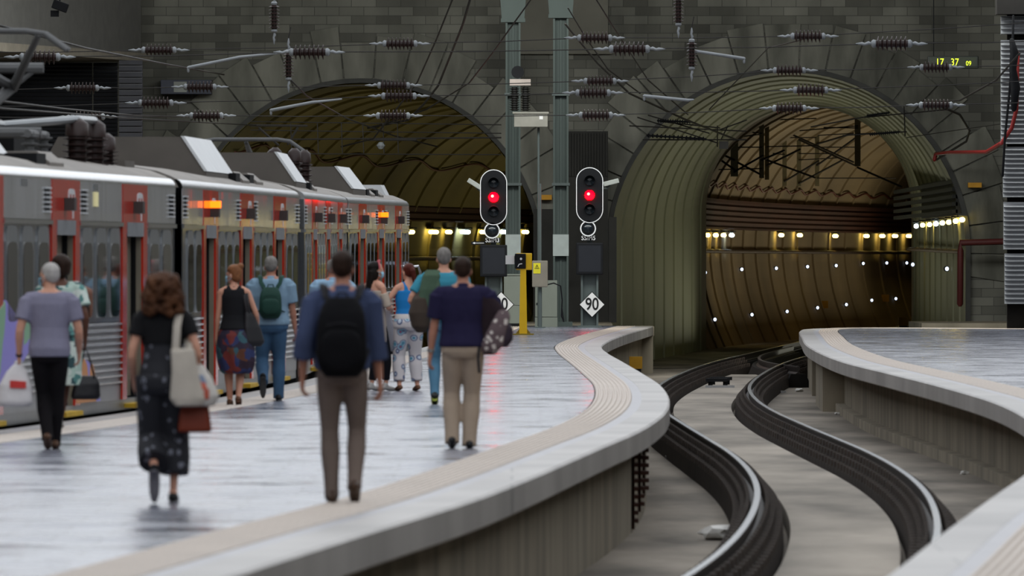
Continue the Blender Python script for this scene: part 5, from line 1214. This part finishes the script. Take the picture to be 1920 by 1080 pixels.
# 1 - man in a blue shirt with a black backpack, nearest
x, y = at_px(642, 945)
p = Person(x, y, 1.755, 'person in a rolled-sleeve blue shirt and taupe trousers, walking away in the foreground', la=(-.075, .03, 0), ra=(.085, -.06, 0.0), rp=20, lw=(-.275, .0, .885), rw=(.26, .04, .83), skin=sk_tan, yaw=-4)
m_bs = fabric('blue_shirt', '#3d4661'); m_tp = fabric('taupe_trousers', '#6c5f58')
p.top(m_bs, .93, 1.47, .72, .024, .028, cuff=True, col=True); p.trousers(m_tp, .006, .012, 1.06, 1.02, belt=M('brown_belt', '#33241c', 0.5)); p.shoes(M('brown_leather', '#3a2618', 0.4, 0, 0.15)); p.hair(h_dk)
backpack(p, 'backpack', 'black backpack with a front pocket on the back of the blue-shirted person', M('black_nylon', '#0d0d10', 0.8, 0, 0.2, 5, (1, 1, 1), 0.5, 12, spec=0.1), m_strap, .172, .88, 1.43, .2)
# 2 - woman with auburn curls
x, y = at_px(306, 944)
p = Person(x, y, 1.60, 'person with bushy auburn hair, black top and dark floral trousers, in the foreground', True, la=(-.06, -.2, .02), ra=(.075, .06, 0), lp=62, lw=(-.225, .09, .93), rw=(.235, .1, .96), relb=(.5, -1, 0), skin=sk_light)
m_flo = MV('dark_floral_cloth', [(0.0, '#6d6f7a'), (0.22, '#14151d'), (1, '#1a1b28')], 15, use='Distance', distort=0.08)
p.top(M('black_knit', '#0b0b0e', 0.9, 0, 0.1), 1.2, 1.47, .26, .02, .022); 
p.skirt(m_flo, [(1.27, .155, .12, 0, 0), (1.18, .152, .115, 0, 0), (1.08, .165, .12, 0, -.005), (.97, .19, .14, 0, -.015), (.86, .195, .145, 0, -.015)], 'jumpsuit_bodice')
p.trousers(m_flo, .035, .042, .84, .98); p.shoes(M('black_shoe', '#121214', 0.6), M('pale_sole', '#77757a', 0.7), True); p.hair(h_cur, 'curly')
k = p.k
r = p.thing('tote_bag', 'cream canvas tote bag on the shoulder of the auburn-haired person', 'bag'); m_can = fabric('cream_canvas', '#b3aba0', 0.06)
V = lambda a, b, c: Vector((a, b, c)) * k
pouch(r, 'bag', m_can, [(V(.2, -.16, .74), V(.10, .03, 0), V(0, .05, 0)), (V(.19, -.16, .80), V(.135, .03, 0), V(0, .06, 0)), (V(.17, -.155, 1.0), V(.10, .03, 0), V(0, .05, 0)), (V(.155, -.15, 1.16), V(.092, .03, 0), V(0, .03, 0)), (V(.15, -.15, 1.18), V(.09, .02, 0), V(0, .02, 0))])
straps(r, 'shoulder_strap', m_can, [V(.1, -.17, 1.17), V(.11, -.15, 1.35), V(.13, -.05, 1.485), V(.15, .03, 1.475), V(.18, .02, 1.3), V(.2, -.12, 1.17)], [.028 * k] * 6, .25)
r = p.thing('printed_bag', 'white bag with a coloured print hanging behind the cream tote', 'bag')
pouch(r, 'bag', M('white_cloth_bag', '#b9b4ae', 0.8, 0, 0.05), [(V(.30, -.08, .74), V(.09, .03, 0), V(0, .05, 0)), (V(.31, -.08, .82), V(.12, .03, 0), V(0, .06, 0)), (V(.29, -.06, .95), V(.085, .03, 0), V(0, .045, 0)), (V(.26, -.02, 1.06), V(.04, .02, 0), V(0, .03, 0))])
pouch(r, 'print', MV('coloured_print', [(0, '#7d8794'), (.35, '#b6543f'), (.6, '#b9b4ae'), (.8, '#6f7c93')], 14, rough=.8), [(V(.31, -.135, .79), V(.045, .012, 0), V(0, .01, 0)), (V(.3, -.14, .88), V(.055, .015, 0), V(0, .012, 0)), (V(.28, -.112, .98), V(.03, .01, 0), V(0, .01, 0))], .008)
straps(r, 'handle', MATS['white_cloth_bag'], [V(.25, -.02, 1.06), V(.235, .1, .99)], [.012, .012])
r = p.thing('brown_handbag', 'red brown leather handbag hanging below the white bags', 'bag'); m_rb = M('red_brown_leather', '#6e2a14', 0.5, 0, 0.12)
pouch(r, 'bag', m_rb, [(V(.24, -.02, .54), V(.125, .02, 0), V(0, .055, 0)), (V(.24, -.02, .56), V(.13, .02, 0), V(0, .06, 0)), (V(.24, -.02, .72), V(.11, .02, 0), V(0, .04, 0)), (V(.24, -.02, .82), V(.09, .02, 0), V(0, .03, 0))], sq=.45)
straps(r, 'handle', m_rb, [V(.17, .0, .81), V(.2, .08, .92), V(.26, .08, .92), V(.31, .0, .81)], [.01] * 4)
# 3 - grey-haired man with the plastic bag
x, y = at_px(93, 843)
p = Person(x, y, 1.68, 'person with silver hair, lilac grey t-shirt and black trousers at the left', la=(-.02, -.02, 0), ra=(.04, .24, 0), lp=18, lw=(-.285, .03, .88), rw=(.27, .12, .90), skin=sk_light, yaw=38, fat=1.0, sh=.2)
p.top(fabric('lilac_grey_jersey', '#7d7b8e', 0.06), .88, 1.475, .36, .022, .026); p.trousers(fabric('black_trousers', '#1b191b'), .008, .016, 1.07, .98); p.shoes(M('tan_leather', '#4e3320', 0.5, 0, 0.15)); p.hair(h_wht); p.mask()
p.out(MB().lathe([(-.012, .031), (.012, .03)], p.arm['l'][2], p.arm['l'][2] - p.arm['l'][1], 14), 'wristwatch', m_strap)
r = p.thing('plastic_bag', 'white plastic carrier bag with a red print held at the far left', 'bag'); k = p.k; V = lambda a, b, c: Vector((a, b, c)) * k
m_pl = M('white_plastic', '#c3bfc0', 0.35, 0, 0.06, 6, (1, 1, 1), 0.8, 7)
pouch(r, 'bag', m_pl, [(V(-.32, .0, .40), V(.14, 0, 0), V(0, .08, 0)), (V(-.32, .0, .44), V(.17, 0, 0), V(0, .1, 0)), (V(-.315, .01, .6), V(.155, 0, 0), V(0, .09, 0)), (V(-.305, .02, .72), V(.10, 0, 0), V(0, .05, 0)), (V(-.295, .03, .79), V(.045, 0, 0), V(0, .03, 0))])
straps(r, 'handle', m_pl, [V(-.33, .02, .74), V(-.31, .03, .82), V(-.27, .035, .83), V(-.26, .03, .74)], [.02, .014, .014, .02])
link('red_print', MB().prism([V(-.365, -.097, .575), V(-.215, -.097, .57), V(-.215, -.09, .635), V(-.365, -.09, .645)], V(0, .03, 0)).mesh('red_print'), M('red_print', '#b5302c', 0.5), r)
# 4 - woman behind him in a leaf print dress
x, y = at_px(114, 805)
p = Person(x, y, 1.74, 'person with a dark afro and a pale green leaf print dress, behind the silver-haired one', True, bare=True, la=(-.16, -.05, 0), ra=(-.02, .18, 0), lp=30, lw=(-.26, .05, .88), rw=(.245, .03, .9), relb=(.5, -1, 0), skin=sk_dark, yaw=8, fat=1.12)
m_leaf = MV('leaf_print_cloth', [(0, '#a8bfb5'), (.4, '#4f7f7c'), (.62, '#c3cfc8'), (.8, '#2d4b50')], 13, distort=.12)
p.top(m_leaf, .95, 1.45, .33, .03, .045); p.skirt(m_leaf, [(1.1, .16, .125, 0, 0), (1.0, .2, .155, 0, -.01), (.8, .225, .18, 0, 0), (.6, .235, .19, -.02, 0), (.45, .235, .19, -.02, 0)], 'dress_skirt', wav=.04)
p.shoes(M('white_trainer', '#a9a6a3', 0.6, 0, 0.1), M('grey_sole', '#8b8886', 0.7)); p.hair(h_dk, 'afro')
r = p.thing('handbag', 'black handbag with long handles beside the leaf print dress', 'bag'); k = p.k; V = lambda a, b, c: Vector((a, b, c)) * k; m_bl = M('black_leather', '#15151a', 0.35, 0, 0.15, 5, (1, 1, 1), 0.3, 8)
pouch(r, 'bag', m_bl, [(V(.25, .0, .30), V(.13, .03, 0), V(0, .07, 0)), (V(.25, .0, .33), V(.15, .03, 0), V(0, .08, 0)), (V(.26, .0, .46), V(.13, .03, 0), V(0, .065, 0)), (V(.27, .0, .54), V(.09, .02, 0), V(0, .03, 0))])
for dy in (-.03, .03): straps(r, 'handle', m_bl, [V(.17, dy, .52), V(.22, dy * .6, .72), V(.25, .02, .82), V(.285, dy * .6, .72), V(.34, dy, .52)], [.009] * 5)
# 5 - woman with a bun
x, y = at_px(439, 761)
p = Person(x, y, 1.63, 'person with a hair bun, black tank top and a dark multicoloured balloon skirt', True, bare=True, la=(-.055, .1, 0), ra=(.055, -.04, 0), rp=10, lw=(-.225, .04, .84), rw=(.29, .14, .93), relb=(.5, -1, 0), skin=sk_light, yaw=52)
p.top(M('black_tank_top', '#121317', 0.9, 0, 0.1), .95, 1.45, 0, .012, 0, flare=.002)
p.skirt(MV('dark_multicoloured_cloth', [(0, '#2b1a2c'), (.25, '#26305c'), (.42, '#6b2723'), (.6, '#241d33'), (.75, '#5a3320'), (.88, '#2f5560')], 11, distort=.15), [(1.05, .15, .11, 0, 0), (1.0, .17, .13, 0, 0), (.88, .215, .17, .01, -.01), (.7, .245, .2, .02, 0), (.55, .235, .19, .03, 0), (.44, .205, .165, .03, 0), (.40, .16, .13, .03, 0)], wav=.06)
p.shoes(M('brown_sandal', '#5a3a26', 0.6), None, True); p.hair(h_bun, 'bun'); p.mask()
p.out(MB().loft([(p.tp((0, -.012, 1.478)), X * .056, Y * .056), (p.tp((0, -.012, 1.488)), X * .054, Y * .054)], 18), 'necklace', m_strap)
r = p.thing('shoulder_bag', 'dark grey slouchy shoulder bag of the person with the hair bun', 'bag'); k = p.k; V = lambda a, b, c: Vector((a, b, c)) * k; m_sl = M('dark_grey_leather', '#242427', 0.5, 0, 0.2)
pouch(r, 'bag', m_sl, [(V(.25, -.02, .74), V(.08, .05, 0), V(-.02, .05, 0)), (V(.25, -.02, .8), V(.12, .07, 0), V(-.03, .07, 0)), (V(.22, -.03, .98), V(.1, .06, 0), V(-.02, .06, 0)), (V(.19, -.04, 1.12), V(.06, .04, 0), V(-.02, .04, 0)), (V(.17, -.05, 1.2), V(.025, .02, 0), V(-.01, .02, 0))])
for dx in (0, .03): straps(r, 'shoulder_strap', m_sl, [V(.16 + dx, -.08, 1.17), V(.13 + dx, -.085, 1.36), V(.125 + dx, -.02, 1.46), V(.14 + dx, .06, 1.4), V(.19 + dx, .06, 1.18)], [.018] * 5, .4)
# 6 - man with the green backpack
x, y = at_px(508, 752)
p = Person(x, y, 1.735, 'person in a pale blue polo and jeans, wearing a dark green backpack', la=(-.09, -.24, .05), ra=(.09, .12, 0), lp=66, lw=(-.27, .1, .88), rw=(.29, .06, .87), skin=sk_tan, fat=1.2, sh=.215)
m_pb = fabric('pale_blue_pique', '#7d97ac', 0.05); m_jean = M('blue_denim', '#3c5a78', 0.85, 0, 0.25, 4, (1, 1, 0.6), 0.5, 8)
p.top(m_pb, .92, 1.475, .4, .024, .034, col=True); p.trousers(m_jean, .012, .016, 1.07, 1.0); p.shoes(M('black_trainer', '#15161a', 0.6), M('dark_sole', '#3c3d3f', 0.7)); p.hair(h_gry)
backpack(p, 'backpack', 'dark green backpack on the back of the person in the pale blue polo', M('dark_green_canvas', '#15382f', 0.75, 0, 0.15, 5, (1, 1, 1), 0.4, 12), M('green_webbing', '#163a31', 0.8), .135, 1.0, 1.38, .15)
# 7 - man almost hidden behind the blue shirt
x, y = at_px(624, 738)
p = Person(x, y, 1.70, 'person in a pale blue shirt almost hidden behind the blue-shirted man', lw=(-.26, .05, .86), la=(-.08, .1, 0), ra=(.08, -.1, 0), rp=15, fat=1.18, skin=sk_tan, sh=.215)
p.top(fabric('sky_blue_shirt', '#8aa9c2', 0.05), .92, 1.475, .42, .024, .034, col=True); p.trousers(fabric('dark_trousers', '#22242b'), .012, .016, 1.07, 1.0); p.shoes(M('black_trainer', '#15161a', 0.6)); p.hair(h_gry)
# 8 - masked woman in cream
x, y = at_px(703, 733)
p = Person(x, y, 1.67, 'person with long black hair, a pink headband and a cream off-shoulder top', True, rz=math.radians(-50), la=(-.07, .0, 0), ra=(.09, .12, 0), lw=(-.2, .16, .98), rw=(.06, .24, 1.1), relb=(.8, -.8, -.2), skin=sk_light, yaw=-22)
m_cr = fabric('cream_cotton', '#b5a798', 0.05)
p.top(m_cr, .62, 1.36, .0, .03, 0, 'off_shoulder_top', .012) if False else p.skirt(m_cr, [(1.36, .20, .12, 0, 0), (1.28, .185, .125, 0, 0), (1.12, .16, .12, 0, 0), (.95, .19, .145, 0, -.015), (.78, .2, .155, 0, -.01), (.66, .195, .15, 0, 0)], 'off_shoulder_top')
s_ = MB()
for nm in ('l', 'r'):
    a, b = p.arm_pts(nm, .16, .5); s_.limb(a, [q + .02 for q in b], 12, 1, False)
p.out(s_, 'sleeve', m_cr, .011)
p.trousers(fabric('black_leggings', '#17171b'), .008, .004, .93, .9); p.shoes(M('white_trainer', '#a9a6a3', 0.6, 0, 0.1)); p.hair(h_blk, 'long'); p.mask()
hb = MB(); hb.limb([p.HM @ Vector((.083 * math.cos(t), .03, .14 + .092 * math.sin(t))) for t in [math.pi * i / 12 for i in range(13)]], [.016] * 13, 8, .5); hb.ell(p.HM @ Vector((.03, .04, .236)), .03, .02, .018, 10, 7); p.out(hb, 'headband', M('coral_pink_band', '#c6626a', 0.7))
# 9 - woman in the blue vest
x, y = at_px(766, 733)
p = Person(x, y, 1.645, 'person with a red brown ponytail, bright blue tank top and circle print trousers', True, rz=math.radians(14), la=(-.13, .0, 0), ra=(.13, .03, 0), lw=(-.25, .22, 1.2), lelb=(-.6, -1, -.3), rw=(.1, .3, 1.06), skin=sk_light, fat=1.17, yaw=18)
p.top(M('bright_blue_vest', '#1673b4', 0.8, 0, 0.08), 1.02, 1.38, 0, .012, 0, 'tank_top', .002, strap=True)
p.skirt(M('white_waistband', '#c5bfbc', 0.8, 0, 0.05), [(1.06, .19, .135, 0, -.01), (1.0, .205, .15, 0, -.02), (.97, .21, .152, 0, -.02)], 'waistband')
m_cir = MV('circle_print_cloth', [(0, '#8a4766'), (.14, '#4f8fa6'), (.27, '#b9c3cf'), (.34, '#566080'), (.43, '#c4bebf'), (1, '#c4bebf')], 8.5, use='Distance')
p.trousers(m_cir, .022, .018, .94, .99); p.shoes(M('brown_sandal', '#5a3a26', 0.6), None, True); p.hair(h_red, 'pony')
p.out(MB().ell(p.HM @ Vector((0, -.11, .135)), .03, .026, .02, 12, 8), 'hair_tie', M('orange_hair_tie', '#c2411c', 0.6))
hp = p.w(p.pal['l'][4]); r = empty('paper_carrier', (hp.x, hp.y, hp.z - 1.26), math.radians(-15), 'white paper carrier hanging between the two talking people', 'bag')
pouch(r, 'bag', M('white_paper', '#b7b9c4', 0.6, 0, 0.04), [((0, 0, .64), (.105, 0, 0), (0, .05, 0)), ((0, 0, .67), (.11, 0, 0), (0, .055, 0)), ((-.02, 0, 1.0), (.08, 0, 0), (0, .03, 0)), ((-.03, 0, 1.17), (.06, 0, 0), (0, .012, 0))], sq=.45)
straps(r, 'handle', MATS['white_paper'], [(-.07, 0, 1.15), (-.04, 0.0, 1.24), (0.0, 0, 1.265), (.02, 0, 1.16)], [.006] * 4)
# 10 - tall man with the green jacket
x, y = at_px(832, 758)
p = Person(x, y, 1.84, 'tall grey-haired person in a teal t-shirt and jeans, partly behind the navy polo', la=(-.1, -.08, 0), ra=(.06, .2, 0), lp=12, lw=(-.24, .1, 1.02), lelb=(-.9, -.7, 0), rw=(.27, .1, .9), skin=sk_light, yaw=6, sh=.21)
p.top(fabric('teal_jersey', '#3f8aa0', 0.06), .92, 1.475, .36, .022, .028); p.trousers(m_jean if False else M('light_denim', '#4c7690', 0.85, 0, 0.2, 4, (1, 1, 0.6), 0.4, 8), .008, .01, 1.04, 1.0); p.shoes(M('black_yellow_trainer', '#1d1f1c', 0.6, 0, 0.2), M('yellow_green_sole', '#8f9a3a', 0.6)); p.hair(h_gry)
k = p.k; V = lambda a, b, c: Vector((a, b, c)) * k
r = p.thing('green_jacket', 'grey green jacket slung over the tall person and the brown duffel', 'jacket'); m_gj = fabric('grey_green_cloth', '#475a4a', 0.12)
pouch(r, 'body', m_gj, [(V(-.21, -.15, .98), V(.05, .02, 0), V(0, .03, 0)), (V(-.2, -.16, 1.1), V(.085, .02, 0), V(0, .05, 0)), (V(-.17, -.15, 1.28), V(.1, .02, 0), V(0, .06, 0)), (V(-.13, -.08, 1.44), V(.105, .02, 0), V(0, .09, 0)), (V(-.11, .0, 1.5), V(.085, .02, 0), V(0, .08, 0))])
pouch(r, 'sleeve', m_gj, [(V(-.06, -.17, 1.08), V(.03, 0, 0), V(0, .025, 0)), (V(-.07, -.165, 1.25), V(.045, 0, 0), V(0, .035, 0)), (V(-.1, -.11, 1.42), V(.05, 0, 0), V(0, .04, 0))])
r = p.thing('duffel_bag', 'brown duffel bag under the green jacket on the tall person', 'bag'); m_du = M('brown_duffel', '#3d332b', 0.8, 0, 0.15)
pouch(r, 'bag', m_du, [(V(-.25, -.08, .8), V(.05, 0, 0), V(0, .1, 0)), (V(-.26, -.08, .87), V(.1, 0, 0), V(0, .15, 0)), (V(-.27, -.08, 1.02), V(.125, 0, 0), V(0, .17, 0)), (V(-.25, -.08, 1.18), V(.1, 0, 0), V(0, .15, 0)), (V(-.23, -.06, 1.27), V(.05, 0, 0), V(0, .08, 0))], sq=.85)
straps(r, 'shoulder_strap', m_du, [V(-.24, -.12, 1.24), V(-.17, -.1, 1.46), V(-.15, .02, 1.49), V(-.19, .09, 1.3), V(-.24, .06, 1.2)], [.02] * 5, .4)
# 11 - man in the navy polo
x, y = at_px(868, 841)
p = Person(x, y, 1.715, 'person in a navy polo and khaki trousers carrying jackets, right of centre', la=(-.10, .02, 0), ra=(.06, .05, 0), lp=8, lw=(-.30, .05, .86), rw=(.33, .26, 1.04), relb=(.6, -1, -.2), skin=sk_tan, fat=1.12, yaw=-3, sh=.215)
p.top(fabric('navy_pique', '#24213a', 0.08), .93, 1.475, .40, .024, .036, col=True); p.trousers(fabric('khaki_chino', '#a08f7e', 0.06), .014, .02, 1.08, 1.02, belt=M('brown_belt', '#33241c', 0.5)); p.shoes(M('black_dress_shoe', '#101116', 0.35, 0, 0.1)); p.hair(h_dk)
p.out(MB().lathe([(-.014, .034), (.014, .033)], p.arm['l'][2] - (p.arm['l'][2] - p.arm['l'][1]).normalized() * .03, p.arm['l'][2] - p.arm['l'][1], 14), 'wristwatch', M('steel_watch', '#9a9a98', 0.3, 0.8))
k = p.k; V = lambda a, b, c: Vector((a, b, c)) * k
r = p.thing('dark_jacket', 'dark brown jacket over the right arm of the person in the navy polo', 'jacket'); m_dj = fabric('dark_brown_cloth', '#2b2226', 0.15)
pouch(r, 'body', m_dj, [(V(.22, .0, .86), V(.08, 0, 0), V(0, .06, 0)), (V(.25, .0, .96), V(.12, 0, 0), V(0, .09, 0)), (V(.28, .0, 1.1), V(.14, 0, 0), V(0, .1, 0)), (V(.27, -.02, 1.26), V(.13, 0, 0), V(0, .09, 0)), (V(.22, -.03, 1.38), V(.08, 0, 0), V(0, .07, 0)), (V(.17, -.03, 1.44), V(.05, 0, 0), V(0, .05, 0))], sq=.8)
straps(r, 'hanging_strap', m_strap, [V(.15, -.12, .95), V(.14, -.15, .82), V(.15, -.15, .7)], [.012] * 3)
r = p.thing('polka_dot_scarf', 'grey and white polka dot cloth hanging from the carried jacket', 'scarf')
m_dot = MV('polka_dot_cloth', [(0, '#c6bdb6'), (.3, '#c6bdb6'), (.36, '#57474a'), (1, '#4d3f44')], 21, use='Distance')
pouch(r, 'cloth', m_dot, [(V(.24, -.1, .88), V(.07, 0, 0), V(0, .03, 0)), (V(.27, -.11, .95), V(.105, 0, 0), V(0, .045, 0)), (V(.31, -.12, 1.08), V(.09, 0, 0), V(0, .04, 0)), (V(.36, -.1, 1.2), V(.075, 0, 0), V(0, .04, 0)), (V(.37, -.08, 1.27), V(.05, 0, 0), V(0, .03, 0))], sq=.8)
r = p.thing('dark_pouch', 'dark purple pouch at the lower right of the polka dot cloth', 'bag')
pouch(r, 'pouch', M('dark_purple_cloth', '#2a1f2b', 0.7, 0, 0.12), [(V(.36, -.06, .93), V(.05, 0, 0), V(0, .05, 0)), (V(.385, -.06, 1.0), V(.075, 0, 0), V(0, .07, 0)), (V(.40, -.06, 1.1), V(.06, 0, 0), V(0, .06, 0)), (V(.39, -.06, 1.16), V(.03, 0, 0), V(0, .03, 0))], sq=.85)
